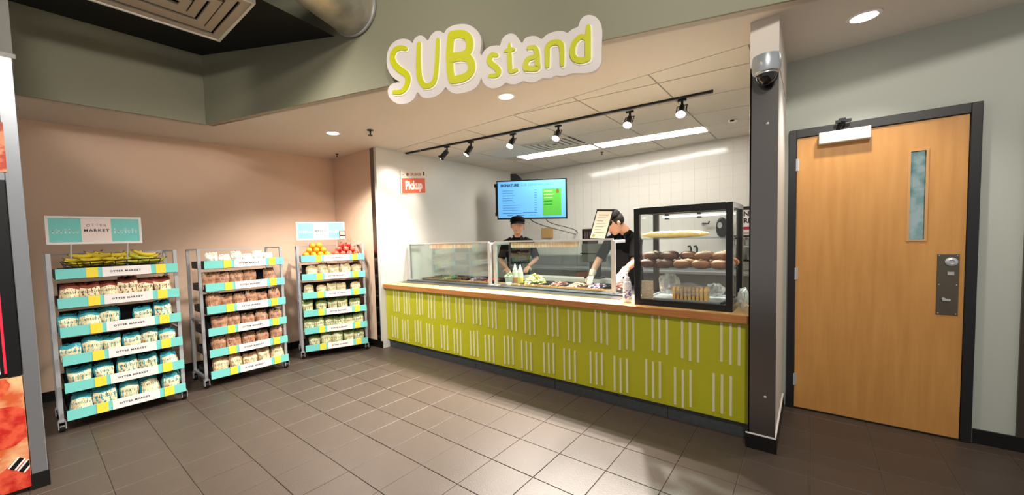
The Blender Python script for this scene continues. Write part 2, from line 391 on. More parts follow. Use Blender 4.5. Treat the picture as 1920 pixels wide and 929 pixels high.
# ------------------------------------------------------------------ ceiling things
def downlight(x, y, label, e, cone=104):
    z = HC(x, y)
    t = thing('recessed_downlight', (x, y, z), label, 'light', 'recessed downlights in the soffit')
    MB().lathe([(0.088, 0.0), (0.088, -0.004), (0.070, -0.010), (0.066, -0.004), (0.066, 0.0)], (x, y, z), 24).build('trim_ring', M_card, t, smooth=40)
    MB().lathe([(0.064, -0.002), (0.05, -0.006), (0.02, -0.008)], (x, y, z), 20).build('lamp', M_emit, t, smooth=60)
    spot_light('downlight_beam', (x, y, z - 0.03), (x, y, 0), e, WARM, cone, 0.6, 0.05)
downlight(-0.446, -0.833, 'round recessed ceiling light above the fruit rack', 165, 124)
downlight(1.701, -0.252, 'round recessed ceiling light just under the lime lettered sign', 70)
downlight(4.187, 0.353, 'bright round recessed ceiling light near the wooden door', 40)
def sprinkler(x, y, label, s=1.0):
    z = HC(x, y)
    t = thing('fire_sprinkler', (x, y, z), label, 'sprinkler', 'fire sprinklers')
    MB().lathe([(0.03 * s, 0), (0.03 * s, -0.006), (0.012 * s, -0.008)], (x, y, z), 14).build('escutcheon', M_dark, t, smooth=40)
    MB().tube([(x, y, z - 0.006), (x, y, z - 0.045 * s)], [0.009 * s, 0.006 * s], 8).lathe([(0.02 * s, -0.045 * s), (0.02 * s, -0.049 * s)], (x, y, z), 12).build('deflector', M_dark, t, smooth=40)
sprinkler(-0.068, -0.57, 'black fire sprinkler head beside the downlight over the fruit rack', 1.3)
sprinkler(-1.394, -0.248, 'small dark sprinkler head in the alcove corner of the soffit', 0.8)
sprinkler(1.32, 2.86, 'small sprinkler head behind the fluorescent panels in the kitchen', 0.9)
# track
tk = thing('track_rail', (1.2, 0.78, HC(1.2, 0.78)), 'long black lighting track across the ceiling above the counter', 'track')
a = Vector((-0.718, 0.47, HC(-0.718, 0.47) - 0.012)); b = Vector((3.174, 1.107, HC(3.174, 1.107) - 0.012)); dv = (b - a).normalized()
MB().obox((a + b) / 2, dv * ((b - a).length / 2), Vector((-dv.y, dv.x, 0)).normalized() * 0.017, Vector((0, 0, 0.011))).build('rail', M_blkm, tk)
for e in (a, b): MB().obox(e, dv * 0.02, Vector((-dv.y, dv.x, 0)) * 0.02, Vector((0, 0, 0.0115))).build('end_cap', M_blkm, tk)
MB().obox(a + dv * 0.3, dv * 0.006, Vector((-dv.y, dv.x, 0)) * 0.018, Vector((0, 0, 0.0114))).build('joint', M_galv, tk)
def track_head(x, y, aim, label, scale=1.0, k=1.0):
    z = HC(x, y) - 0.023
    t = thing('track_spotlight', (x, y, z), label, 'spotlight', 'spotlights on the black track')
    d = Vector(aim).normalized()
    piv = Vector((x, y, z - 0.06))
    MB().obox((x, y, z - 0.006), dv * 0.04, Vector((-dv.y, dv.x, 0)) * 0.016, Vector((0, 0, 0.008))).tube([(x, y, z), (x, y, z - 0.055)], 0.012, 10).build('adapter', M_blkm, t, smooth=40)
    top = piv + d * 0.0; bot = piv + d * 0.135 * scale
    Mq = Vector((0, 0, -1)).rotation_difference(d).to_matrix()
    sd = Mq @ Vector((1, 0, 0))
    y1 = MB()
    for s in (-1, 1):
        y1.tube([piv, piv + sd * (0.046 * s), piv + sd * (0.046 * s) + d * 0.10 * scale], 0.005, 6)
    y1.build('yoke', M_blkm, t)
    MB().lathe([(0.0, 0.0), (0.024, -0.004), (0.027, -0.02), (0.027, -0.09), (0.030, -0.10), (0.047, -0.128), (0.05, -0.14), (0.046, -0.142), (0.042, -0.130)], piv, 20, Mq * scale).build('canister', M_blkm, t, smooth=40)
    MB().lathe([(0.041, -0.131), (0.03, -0.138), (0.01, -0.141)], piv, 20, Mq * scale).build('lamp', M_emit, t, smooth=60)
    spot_light('track_beam', piv + d * 0.16 * scale, piv + d, TRACK_E * k, WARM, 92, 0.8, 0.03)
TRACK_E = 450
for (x, y, aim, lb) in ((0.021, 0.613, (-0.75, -0.55, -1.0), 'leftmost track spotlight, turned toward the pickup sign'),
                        (0.412, 0.681, (-0.35, -0.55, -1.0), 'second track spotlight from the left, tilted sideways'),
                        (1.023, 0.804, (0.0, -0.75, -1.0), 'third track spotlight from the left, above the sneeze guard post'),
                        (1.604, 0.924, (0.05, -0.75, -1.0), 'track spotlight in front of the square ceiling vent'),
                        (2.409, 1.056, (0.0, -0.8, -1.0), 'fifth track spotlight from the left, above the bending worker'),
                        (2.92, 1.1, (0.05, -0.8, -1.0), 'rightmost track spotlight, above the bread case')):
    track_head(x, y, aim, lb, 1.0, 0.06 if x < 0.3 else (0.2 if x < 0.6 else (0.7 if x < 1.2 else 0.92)))
# fluorescent panels
for i, (x0, x1, lb) in enumerate(((0.2, 1.41, 'shorter fluorescent ceiling panel on the left, toward the menu screen'), (1.44, 2.86, 'longer fluorescent ceiling panel on the right, above the bread case'))):
    t = thing('ceiling_light_panel', ((x0 + x1) / 2, 2.4, HC(1, 2.4)), lb, 'light', 'fluorescent panels in the kitchen ceiling')
    MB().prism([sh(x0, 0.01), sh(x1, 0.01), sh(x1, 0.35), sh(x0, 0.35)], 0.002, 0.02, cz).build('frame', M_tbar, t)
    MB().prism([sh(x0 + 0.02, 0.03), sh(x1 - 0.02, 0.03), sh(x1 - 0.02, 0.33), sh(x0 + 0.02, 0.33)], -0.004, 0.001, cz).build('diffuser', M_tube, t)
# square vent
t = thing('ceiling_vent', (1.07, 1.75, HC(1.07, 1.75)), 'square louvred air vent in the kitchen ceiling beside the track', 'vent')
cx, cy = 1.06, 1.79
MB().box(cx - 0.34, cx + 0.34, cy - 0.31, cy + 0.31, 2.872, 2.876).build('back_plate', M_dark, t)
for k, r in enumerate((0.33, 0.25, 0.17, 0.09)):
    mb = MB()
    for (x0, x1, y0, y1) in ((-r, r, -r, -r + 0.045), (-r, r, r - 0.045, r), (-r, -r + 0.045, -r + 0.045, r - 0.045), (r - 0.045, r, -r + 0.045, r - 0.045)):
        mb.box(cx + x0, cx + x1, cy + y0 * 0.92, cy + y1 * 0.92, 2.858 - 0.001 * k, 2.868)
    mb.build('louvre', M_cpanel, t)
# emergency sensor by the post
t = thing('ceiling_sensor', (3.3, 2.0, HC(3.3, 2.0)), 'small white sensor on the kitchen ceiling near the steel post', 'sensor')
c = Vector((3.18, 2.45, HC(3.18, 2.45)))
MB().lathe([(0.055, 0), (0.055, -0.018), (0.035, -0.032), (0.01, -0.036)], c, 20).build('housing', M_card, t, smooth=40)
MB().box(c.x - 0.02, c.x + 0.02, c.y - 0.06, c.y - 0.045, c.z - 0.03, c.z - 0.012).build('lens', M_dark, t)
# dome camera on the post
t = thing('dome_camera', (3.70, -0.095, 2.5), 'silver dome security camera at the top of the steel post', 'camera')
c = Vector((3.705, -0.165, 2.60))
MB().lathe([(0.072, 0.03), (0.078, 0.0), (0.078, -0.05), (0.072, -0.075), (0.06, -0.082)], c, 28).box(c.x - 0.05, c.x + 0.05, -0.14, -0.094, 2.55, 2.62).build('housing', mat('camera_silver', (176, 184, 190), 0.3, 0.4), t, smooth=40)
MB().lathe([(0.058, -0.078), (0.055, -0.105), (0.042, -0.13), (0.02, -0.146), (0.004, -0.149)], c, 28).build('dome', mat('smoked_dome', (14, 14, 16), 0.06, 0, 0.8), t, smooth=60)
MB().lathe([(0.0605, -0.078), (0.0605, -0.086), (0.057, -0.088)], c, 28).build('ring', M_galv, t, smooth=40)

# ------------------------------------------------------------------ hall: supply diffuser, duct, letter sign
t = thing('supply_diffuser', (0.15, -2.9, 3.3), 'large stepped metal air diffuser hanging below the black hall ceiling', 'diffuser')
zc = 3.3; x0, x1, y0, y1 = -0.02, 0.76, -3.24, -2.10
M_diff = mat('diffuser_paint', (176, 166, 150), 0.45, 0.2)
MB().box(x0, x1, y0, y1, zc + 0.03, zc + 0.05).build('plenum', M_dark, t)
for k in range(5):
    a0 = 0.0 + k * 0.075; zz = zc + 0.012 * (k % 2) + 0.004
    mb = MB(); wd = 0.06
    X0, X1, Y0, Y1 = x0 + a0, x1 - a0, y0 + a0, y1 - a0
    if X1 - X0 < 0.1: break
    for (p, q, r, s) in ((X0, X1, Y1 - wd, Y1), (X0, X1, Y0, Y0 + wd), (X0, X0 + wd, Y0 + wd, Y1 - wd), (X1 - wd, X1, Y0 + wd, Y1 - wd)):
        mb.box(p, q, r, s, zz, zz + 0.016)
    mb.build('louvre', M_diff, t)
MB().box(x0 - 0.015, x1 + 0.015, y1 - 0.004, y1 + 0.014, zc - 0.004, zc + 0.04).box(x1 - 0.004, x1 + 0.014, y0, y1, zc - 0.004, zc + 0.04).box(x0 - 0.014, x0 + 0.004, y0, y1, zc - 0.004, zc + 0.04).build('rim', mat('diffuser_rim', (226, 222, 214), 0.4), t)
t = thing('air_duct', BK(1.98, 3.55), 'round silver metal air duct entering the grey bulkhead', 'duct')
p0 = Vector(BK(1.98, 3.555, 0.001)); p1 = Vector(BK(1.98, 3.555, 3.0))
MB().tube([p0, p1], 0.225, 40).build('duct_pipe', M_galvd, t, smooth=40)
MB().tube([p0 + (p1 - p0).normalized() * 0.02, p0 + (p1 - p0).normalized() * 0.035], 0.236, 40).build('collar', M_galv, t, smooth=40)
MB().tube([p0 + (p1 - p0).normalized() * 0.62, p0 + (p1 - p0).normalized() * 0.65], 0.229, 40).build('seam', M_galvd, t, smooth=40)

SG = {
'back': [(2.349, 3.032), (2.365, 3.094), (2.406, 3.145), (2.465, 3.165), (2.527, 3.161), (2.576, 3.137), (2.598, 3.112), (2.62, 3.144), (2.663, 3.159), (2.705, 3.142), (2.739, 3.104), (2.764, 3.135), (2.807, 3.16), (2.848, 3.156), (2.882, 3.132), (2.906, 3.157), (2.958, 3.173), (3.036, 3.169), (3.102, 3.145), (3.155, 3.1), (3.186, 3.049), (3.191, 2.984), (3.18, 2.928), (3.19, 2.904), (3.215, 2.936), (3.258, 2.956), (3.311, 2.954), (3.34, 2.95), (3.353, 2.986), (3.385, 3.013), (3.426, 3.017), (3.461, 2.999), (3.49, 2.958), (3.508, 2.933), (3.53, 2.96), (3.57, 2.968), (3.614, 2.959), (3.652, 2.932), (3.69, 2.955), (3.747, 2.964), (3.803, 2.956), (3.835, 2.937), (3.868, 2.955), (3.908, 2.964), (3.923, 3.001), (3.95, 3.024), (3.985, 3.025), (4.024, 3.005), (4.054, 2.963), (4.067, 2.908), (4.064, 2.83), (4.062, 2.768), (4.06, 2.707), (4.042, 2.666), (3.998, 2.642), (3.944, 2.642), (3.89, 2.652), (3.854, 2.655), (3.798, 2.647), (3.751, 2.66), (3.704, 2.647), (3.656, 2.658), (3.607, 2.641), (3.558, 2.643), (3.508, 2.661), (3.457, 2.647), (3.406, 2.655), (3.376, 2.67), (3.334, 2.648), (3.27, 2.646), (3.218, 2.674), (3.19, 2.718), (3.183, 2.739), (3.164, 2.703), (3.12, 2.665), (3.041, 2.65), (2.962, 2.655), (2.911, 2.683), (2.881, 2.716), (2.847, 2.683), (2.787, 2.659), (2.715, 2.656), (2.662, 2.678), (2.63, 2.717), (2.593, 2.669), (2.53, 2.644), (2.454, 2.649), (2.391, 2.683), (2.354, 2.732), (2.35, 2.782), (2.378, 2.816), (2.423, 2.827), (2.468, 2.826), (2.412, 2.864), (2.37, 2.92), (2.35, 2.978)],
'S': [[(2.543, 3.075), (2.493, 3.092), (2.442, 3.084), (2.41, 3.037), (2.424, 2.98), (2.473, 2.924), (2.534, 2.876), (2.55, 2.825), (2.523, 2.766), (2.477, 2.741), (2.413, 2.748)]],
'U': [[(2.663, 3.089), (2.654, 2.996), (2.652, 2.892), (2.661, 2.817), (2.69, 2.765), (2.731, 2.748), (2.78, 2.766), (2.803, 2.824), (2.817, 2.925), (2.824, 3.006), (2.831, 3.086)]],
'B': [[(2.948, 3.095), (2.936, 3.025), (2.928, 2.925), (2.931, 2.823), (2.945, 2.759)], [(2.953, 3.1), (3.034, 3.089), (3.088, 3.054), (3.101, 2.997), (3.082, 2.946), (3.028, 2.928), (2.943, 2.937)], [(2.943, 2.922), (3.028, 2.918), (3.088, 2.895), (3.112, 2.841), (3.096, 2.786), (3.039, 2.759), (2.952, 2.756)]],
's': [[(3.314, 2.878), (3.277, 2.888), (3.255, 2.859), (3.27, 2.823), (3.306, 2.792), (3.326, 2.759), (3.31, 2.733), (3.257, 2.737)]],
't': [[(3.414, 2.94), (3.412, 2.874), (3.413, 2.797), (3.421, 2.743), (3.465, 2.744)], [(3.38, 2.895), (3.413, 2.898), (3.445, 2.894)]],
'a': [[(3.558, 2.884), (3.602, 2.877), (3.617, 2.835), (3.619, 2.769), (3.616, 2.73), (3.535, 2.742)], [(3.61, 2.813), (3.551, 2.805), (3.531, 2.766), (3.536, 2.741)]],
'n': [[(3.691, 2.733), (3.692, 2.802), (3.698, 2.87), (3.746, 2.886), (3.788, 2.867), (3.796, 2.819), (3.796, 2.723)]],
'd': [[(3.978, 2.856), (3.93, 2.888), (3.884, 2.857), (3.867, 2.797), (3.883, 2.748), (3.927, 2.727), (3.972, 2.732)], [(3.977, 2.945), (3.974, 2.856), (3.972, 2.732)]]}
def smooth_poly(P, n=3):
    out = []; m = len(P)
    for i in range(m):
        p0, p1, p2, p3 = [Vector(P[(i + k) % m]) for k in (-1, 0, 1, 2)]
        for k in range(n):
            t = k / n; out.append(0.5 * ((2 * p1) + (p2 - p0) * t + (2 * p0 - 5 * p1 + 4 * p2 - p3) * t * t + (3 * p1 - p0 - 3 * p2 + p3) * t ** 3))
    return out
t = thing('shop_sign', BK(3.2, 2.65, 0.1), 'white cloud shaped sign with lime letters reading SUB stand', 'sign')
fnS = lambda s, z, o: BK(s, z, o)
MB().prism(smooth_poly(SG['back']), 0.055, 0.092, fnS).build('sign_board', M_signw, t, smooth=50)
inner = []
P = smooth_poly(SG['back'])
for i in range(len(P)):
    tt = (P[(i + 1) % len(P)] - P[i - 1]).normalized(); inner.append(P[i] + Vector((tt.y, -tt.x)) * 0.009)
for k, q in enumerate((2.55, 3.02, 3.5, 3.9)):
    MB().tube([BK(q, 2.88, 0.0), BK(q, 2.88, 0.056)], 0.012, 8).build('standoff', M_galv, t)
WD = {'S': [0.03, 0.046, 0.05, 0.046, 0.03], 'U': [0.034, 0.046, 0.04, 0.036, 0.03], 'B': [0.058, 0.058], 's': [0.028, 0.042, 0.04, 0.028], 't': [0.016, 0.034, 0.034, 0.024], 'a': [0.028, 0.038, 0.04], 'n': [0.03, 0.038, 0.038, 0.028], 'd': [0.03, 0.038, 0.038]}
for k in 'SUBstand':
    if k == 'a' and False: pass
for k in ('S', 'U', 'B', 's', 't', 'a', 'n', 'd'):
    lip = MB(); face = MB()
    for qi, st_ in enumerate(SG[k]):
        wds = WD[k]
        stroke(lip, [(x + 0.007, z - 0.007) for x, z in st_], [q + 0.012 for q in wds], 0.0925, 0.096 + 0.0008 * qi, fnS)
        stroke(face, st_, wds, 0.0925, 0.104 + 0.001 * qi, fnS)
    f = face.build('letter', M_lime, t); lip.build('letter_lip', M_limed, f)

# ------------------------------------------------------------------ service counter
sc = thing('service_counter', (1.46, 0.1, 0), 'lime green service counter front with rows of pale vertical slats', 'counter')
MB().box(-0.69, 3.61, 0.0, 0.03, 0.122, 0.858).build('front_panel', M_green, sc)
MB().box(-0.69, 3.61, 0.03, 0.38, 0.12, 0.858).build('carcass', M_toe, sc)
MB().box(-0.69, 3.61, 0.04, 0.36, 0.0, 0.122).build('toe_kick', M_toe, sc)
for k in range(4): MB().box(-0.1 + k * 1.05, -0.096 + k * 1.05, 0.0385, 0.04, 0.0, 0.121).build('kick_joint', M_black, sc)
sm1 = MB().box(-0.0085, 0.0085, -0.006, 0.001, -0.15, 0.15).mesh('slat'); sm1.materials.append(M_slat)
for row, zc in ((0, 0.685), (1, 0.303)):
    for g in range(17):
        xg = 3.495 - g * 0.2465 - (0.02 if g % 2 else 0.0) - (0.052 if row else 0)
        for k in range(3):
            x = xg + (k - 1) * 0.055 + random.uniform(-0.003, 0.003)
            if x < -0.66: continue
            o = link('slat', sm1, None, sc); o.matrix_parent_inverse = inv_of(sc)
            o.location = (x, 0.0, zc + (-0.012 if g % 2 else 0.008) + random.uniform(-0.008, 0.008)); o.scale = (1, 1, 1 + random.uniform(-0.03, 0.03))
wk = thing('worktop', (1.46, 0.15, 0.86), 'long maple worktop running along the green counter', 'worktop')
MB().box(-0.69, 3.61, -0.045, -0.03, 0.858, 0.917).build('front_edge', M_wood, wk, bevel=0.004)
MB().box(-0.69, 3.61, -0.03, 0.62, 0.858, 0.917).build('top', M_woodtop, wk)

# ------------------------------------------------------------------ prep line behind the counter
pt = thing('prep_table', (0.9, 0.8, 0), 'stainless sandwich prep table behind the glass sneeze guards', 'table')
MB().box(-0.66, 2.60, 0.63, 1.25, 0.12, 0.925).box(-0.66, 2.60, 0.205, 0.63, 0.918, 0.926).build('body', M_prep, pt)
MB().box(-0.66, 2.60, 0.36, 0.50, 0.925, 0.94).box(-0.66, 2.60, 1.02, 1.25, 0.925, 0.94).build('top_rail', M_prep, pt, bevel=0.004)
for x in (-0.6, 2.54):
    for y in (0.47, 1.19): MB().tube([(x, y, 0), (x, y, 0.12)], 0.025, 10).build('leg', M_galv, pt, smooth=40)
cb = MB().box(0.95, 2.35, 1.04, 1.24, 0.94, 1.0).build('cutting_board', mat('white_board', (240, 238, 232), 0.4), None, bevel=0.004); tag(cb, 'long white cutting board along the back of the prep table', 'cutting board')
M_pan = mat('pan_black', (26, 26, 28), 0.35); 
def heap(cx, cy, z, rx, ry, h, seed, n=70, s=0.018):
    rr = random.Random(seed); mb = MB()
    for _ in range(n):
        a = rr.uniform(0, 2 * PI); q = math.sqrt(rr.random()); x = cx + rx * q * math.cos(a); y = cy + ry * q * math.sin(a)
        zz = z + h * (1 - q * q) * rr.uniform(0.5, 1)
        M = Matrix.Rotation(rr.uniform(0, 6), 3, 'Z') @ Matrix.Rotation(rr.uniform(-0.8, 0.8), 3, 'X')
        mb.ball((x, y, zz), (s * rr.uniform(0.7, 1.4), s * rr.uniform(0.5, 1), s * 0.45), 6, 4, M)
    return mb
foods = [('shredded lettuce', (150, 178, 84), (196, 206, 130)), ('sliced tomato', (196, 70, 48), (168, 52, 36)), ('black olives', (34, 30, 32), (52, 44, 46)), ('red onion', (214, 188, 204), (150, 96, 140)),
         ('pickles', (104, 122, 50), (140, 150, 70)), ('pink sliced ham', (216, 148, 134), (196, 120, 108)), ('sliced turkey', (226, 198, 170), (206, 170, 140)), ('dark roast beef', (104, 62, 48), (84, 48, 38)), ('pale cheese slices', (236, 214, 140), (246, 230, 180))]
places = [(-0.38, 0, 2), (-0.12, 1, 4), (0.14, 2, 7), (0.40, 3, 3), (0.66, 4, 1), (1.66, 6, 5), (1.90, 7, 6), (2.14, 8, 3)]
words = ['leftmost black food pan against the kitchen wall', 'black food pan second from the kitchen wall', 'black food pan in the middle of the left sneeze guard', 'black food pan fourth from the kitchen wall', 'black food pan left of the middle sneeze guard post', 'black food pan with pink sliced meat by the cutting board', 'black food pan left of the gloved hand', 'black food pan under the gloved hand']
for (x, k, fi), lb in zip(places, words):
    t = thing('food_pan', (x, 0.76, 0.925), lb, 'food pan', 'food pans in the prep table')
    mb = MB(); x0, x1, y0, y1 = x - 0.115, x + 0.115, 0.52, 1.0
    for (p, q, r, s_) in ((x0, x1, y0, y0 + 0.012), (x0, x1, y1 - 0.012, y1), (x0, x0 + 0.012, y0, y1), (x1 - 0.012, x1, y0, y1)): mb.box(p, q, r, s_, 0.925, 0.962)
    mb.box(x0, x1, y0, y1, 0.9255, 0.932).build('pan', M_pan, t)
    nm, c1, c2 = foods[fi]
    h = heap(x, 0.76, 0.935, 0.09, 0.2, 0.05, k + 3).build('food', mat('food_' + nm.replace(' ', '_'), c1, 0.5, noise=(40, 0.4, 0.6), rgb2=c2), t, smooth=60); h['kind'] = 'stuff'; h['label'] = nm
# sneeze guards
def guard(name, xa, xb, label, strip, ztop=1.465):
    t = thing(name, ((xa + xb) / 2, 0.42, 0.94), label, 'sneeze guard', 'glass sneeze guards on the counter')
    for x in (xa, xb):
        MB().box(x - 0.018, x + 0.018, 0.405, 0.44, 0.94, ztop).box(x - 0.035, x + 0.035, 0.395, 0.47, 0.94, 0.946).build('post', M_steel2, t, bevel=0.003)
        MB().box(x - 0.016, x + 0.016, 0.44, 0.70, ztop - 0.03, ztop).build('top_arm', M_steel2, t, bevel=0.003)
    MB().box(xa, xb, 0.408, 0.43, ztop, ztop + 0.018).build('top_rail', M_steel2, t)
    MB().box(xa + 0.018, xb - 0.018, 0.416, 0.424, 0.955, ztop).build('front_pane', M_glass, t)
    MB().box(xa + 0.018, xb - 0.018, 0.43, 0.72, ztop + 0.002, ztop + 0.010).build('top_pane', M_glass, t)
    if strip:
        MB().box(strip[0], strip[1], 0.425, 0.43, ztop - 0.065, ztop - 0.008).build('label_strip', mat('peach_card', (248, 226, 214), 0.5, noise=(60, 0.45, 0.6), rgb2=(232, 186, 166), stretch=(1, 1, 0.2)), t)
    return t
guard('sneeze_guard', -0.64, 0.895, 'left glass sneeze guard with a steel frame beside the kitchen wall', (-0.2, 0.6))
guard('sneeze_guard', 0.985, 2.46, 'right glass sneeze guard with a steel frame beside the bread case', (1.22, 2.1))
# squeeze bottles
def squeeze(x, y, z, body, label, nm):
    t = thing('squeeze_bottle', (x, y, z), label, 'bottle', 'squeeze bottles at the sneeze guard post')
    MB().lathe([(0.0, 0), (0.033, 0.002), (0.035, 0.02), (0.035, 0.15), (0.030, 0.165), (0.026, 0.17)], (x, y, z), 18).build('body', body, t, smooth=50)
    MB().lathe([(0.029, 0.165), (0.029, 0.185), (0.018, 0.195), (0.005, 0.25), (0.003, 0.252)], (x, y, z), 16).build('nozzle', mat('bottle_cap', (236, 234, 224), 0.4), t, smooth=40)
    MB().lathe([(0.0355, 0.02), (0.0357, 0.09), (0.0355, 0.092)], (x, y, z), 18).build('contents', mat(nm, {'oil': (222, 190, 40), 'sauce': (176, 92, 50), 'mayo': (236, 224, 196)}[nm], 0.35), t, smooth=50)
M_sq = mat('bottle_plastic', (232, 226, 210), 0.35)
squeeze(1.24, 0.58, 0.94, M_sq, 'clear squeeze bottle of yellow oil, rightmost of the three bottles', 'oil')
squeeze(1.15, 0.60, 0.94, M_sq, 'squeeze bottle of brown sauce beside the oil bottle', 'sauce')
squeeze(1.09, 0.68, 0.94, mat('bottle_orange', (214, 160, 120), 0.4), 'orange tinted squeeze bottle behind the other two bottles', 'mayo')
cup = MB().lathe([(0.0, 0), (0.028, 0.0), (0.034, 0.03), (0.032, 0.032)], (1.12, 0.50, 0.94), 16).build('sauce_cup', M_card, None, smooth=40); tag(cup, 'small white cup at the foot of the squeeze bottles', 'cup')
t = thing('garnish_tub', (1.02, 0.62, 0.94), 'clear tub of green and white garnish behind the guard post', 'tub')
MB().lathe([(0.0, 0), (0.05, 0.0), (0.06, 0.10), (0.056, 0.10)], (1.03, 0.64, 0.94), 18).build('tub', mat('tub_plastic', (214, 216, 206), 0.3), t, smooth=40)
h = heap(1.03, 0.64, 1.03, 0.055, 0.055, 0.06, 77, 60, 0.016).build('garnish', mat('garnish_mix', (206, 208, 180), 0.5, noise=(40, 0.45, 0.55), rgb2=(92, 120, 56)), t, smooth=60); h['kind'] = 'stuff'
t = thing('cheese_tray', (1.33, 0.66, 0.94), 'tray heaped with pale yellow cheese and lettuce beside the bottles', 'tray')
MB().box(1.27, 1.29, 0.52, 0.9, 0.94, 0.97).box(1.51, 1.53, 0.52, 0.9, 0.94, 0.97).box(1.29, 1.51, 0.52, 0.535, 0.94, 0.97).box(1.29, 1.51, 0.885, 0.9, 0.94, 0.97).box(1.29, 1.51, 0.535, 0.885, 0.94, 0.945).build('tray', M_pan, t)
h = heap(1.40, 0.66, 0.955, 0.11, 0.15, 0.12, 91, 150, 0.026).build('filling', mat('cheese_heap', (240, 222, 150), 0.5, noise=(26, 0.42, 0.58), rgb2=(206, 206, 120)), t, smooth=60); h['kind'] = 'stuff'

# ------------------------------------------------------------------ back of the kitchen
bt = thing('back_table', (1.2, 3.2, 0), 'stainless back table with a shelf along the tiled kitchen wall', 'table')
MB().box(-0.45, 3.6, 2.9, 3.5, 0.92, 0.96).build('table_top', M_steel2, bt, bevel=0.004)
MB().box(-0.45, 3.6, 3.485, 3.503, 0.96, 1.18).build('backsplash', M_steel2, bt)
MB().box(-0.45, 2.3, 3.25, 3.485, 1.16, 1.18).build('shelf', M_steel2, bt)
for x in (-0.38, 1.5, 3.5):
    for y in (2.96, 3.44): MB().tube([(x, y, 0), (x, y, 0.92)], 0.022, 10).build('leg', M_galv, bt, smooth=40)
# menu screen, swung out on an arm
tl = Vector((-0.264, 2.081, 2.182)); tr = Vector((0.861, 2.513, 2.146)); ux = (tr - tl); ux.z = 0; wdt = ux.length; ux.normalize(); cn = (tl + tr) / 2; fwd = Vector((ux.y, -ux.x, 0))
tilt = (tr.z - tl.z) / wdt
def TV(u, v, o): p = cn + ux * u + fwd * o; return (p.x, p.y, p.z + v + u * tilt)
t = thing('menu_screen', tuple(cn - fwd * 0.05), 'wall mounted screen showing a blue and green menu', 'screen')
W2, H2 = wdt / 2, 0.335
MB().prism([(-W2, -H2), (W2, -H2), (W2, H2), (-W2, H2)], -0.045, 0.0, TV).build('casing', M_blk, t, bevel=0.004)
def scr(nm, rgb, e): return mat(nm, rgb, 0.3, emit=e)
sc_ = MB().prism([(-W2 + 0.022, -H2 + 0.024), (W2 - 0.022, -H2 + 0.024), (W2 - 0.022, H2 - 0.022), (-W2 + 0.022, H2 - 0.022)], 0.0005, 0.0015, TV).build('display', scr('screen_blue', (108, 184, 246), 0.42), t)
MB().prism([(0.20, -0.28), (0.51, -0.28), (0.51, 0.17), (0.20, 0.17)], 0.0017, 0.0024, TV).build('green_panel', scr('screen_green', (88, 186, 70), 0.36), sc_)
link('title', text_mesh('SIGNATURE', 0.062, lambda x, y, z: TV(-0.53 + x, 0.245 + y, 0.002 + z), 0.0004, 'LEFT', 0.003), scr('screen_navy', (28, 70, 120), 0.2), sc_)
link('title', text_mesh('SUB SANDWICHES', 0.062, lambda x, y, z: TV(-0.17 + x, 0.245 + y, 0.002 + z), 0.0004, 'LEFT', 0.0), scr('screen_pale', (72, 142, 206), 0.25), sc_)
rr = random.Random(4)
for i in range(9):
    z = 0.16 - i * 0.042
    MB().prism([(-0.50, z), (-0.50 + rr.uniform(0.15, 0.38), z), (-0.3, z - 0.010), (-0.50, z - 0.010)], 0.0017, 0.0022, TV).build('menu_line', MATS['screen_pale'], sc_)
    MB().prism([(0.06, z), (0.105, z), (0.105, z - 0.012), (0.06, z - 0.012)], 0.0017, 0.0022, TV).build('price', MATS['screen_pale'], sc_)
for x0, x1, z in ((-0.5, -0.16, -0.225), (-0.14, 0.1, -0.215), (-0.42, -0.32, -0.265), (-0.25, -0.12, -0.262), (-0.02, 0.08, -0.26)):
    MB().prism([(x0, z), (x1, z), (x1, z - 0.012), (x0, z - 0.012)], 0.0017, 0.0022, TV).build('menu_line', scr('screen_mid', (58, 120, 182), 0.25), sc_)
for i in range(5):
    z = 0.135 - i * 0.055
    MB().prism([(0.225, z), (0.225 + rr.uniform(0.12, 0.24), z), (0.36, z - 0.016), (0.225, z - 0.016)], 0.0026, 0.0032, TV).build('menu_line', scr('screen_lime', (190, 236, 170), 0.35) if i < 3 else scr('screen_dgreen', (40, 120, 40), 0.5), sc_)
MB().prism([(0.43, 0.09), (0.47, 0.09), (0.478, 0.13), (0.462, 0.165), (0.438, 0.165), (0.424, 0.13)], 0.0026, 0.0032, TV).build('menu_picture', scr('screen_olive', (120, 110, 60), 0.4), sc_)
MB().prism([(-0.36, 0.335), (-0.17, 0.335), (-0.2, 0.40), (-0.26, 0.45), (-0.36, 0.45)], -0.16, -0.05, TV).prism([(-0.3, -0.1), (-0.18, -0.1), (-0.18, 0.36), (-0.3, 0.36)], -0.1, -0.046, TV).build('speaker_box', M_blk, t)
br = MB().prism([(-0.66, 0.23), (-0.5, 0.23), (-0.5, 0.29), (-0.66, 0.29)], -0.12, -0.046, TV).prism([(-0.65, -0.27), (-0.5, -0.27), (-0.5, -0.21), (-0.65, -0.21)], -0.12, -0.046, TV).prism([(-0.645, -0.25), (-0.61, -0.25), (-0.61, 0.27), (-0.645, 0.27)], -0.11, -0.07, TV)
e0 = Vector(TV(-0.3, 0.0, -0.08)); br.tube([e0, (-0.696, 2.75, 2.15)], 0.03, 8); br.build('wall_bracket', M_dark, t, smooth=40)
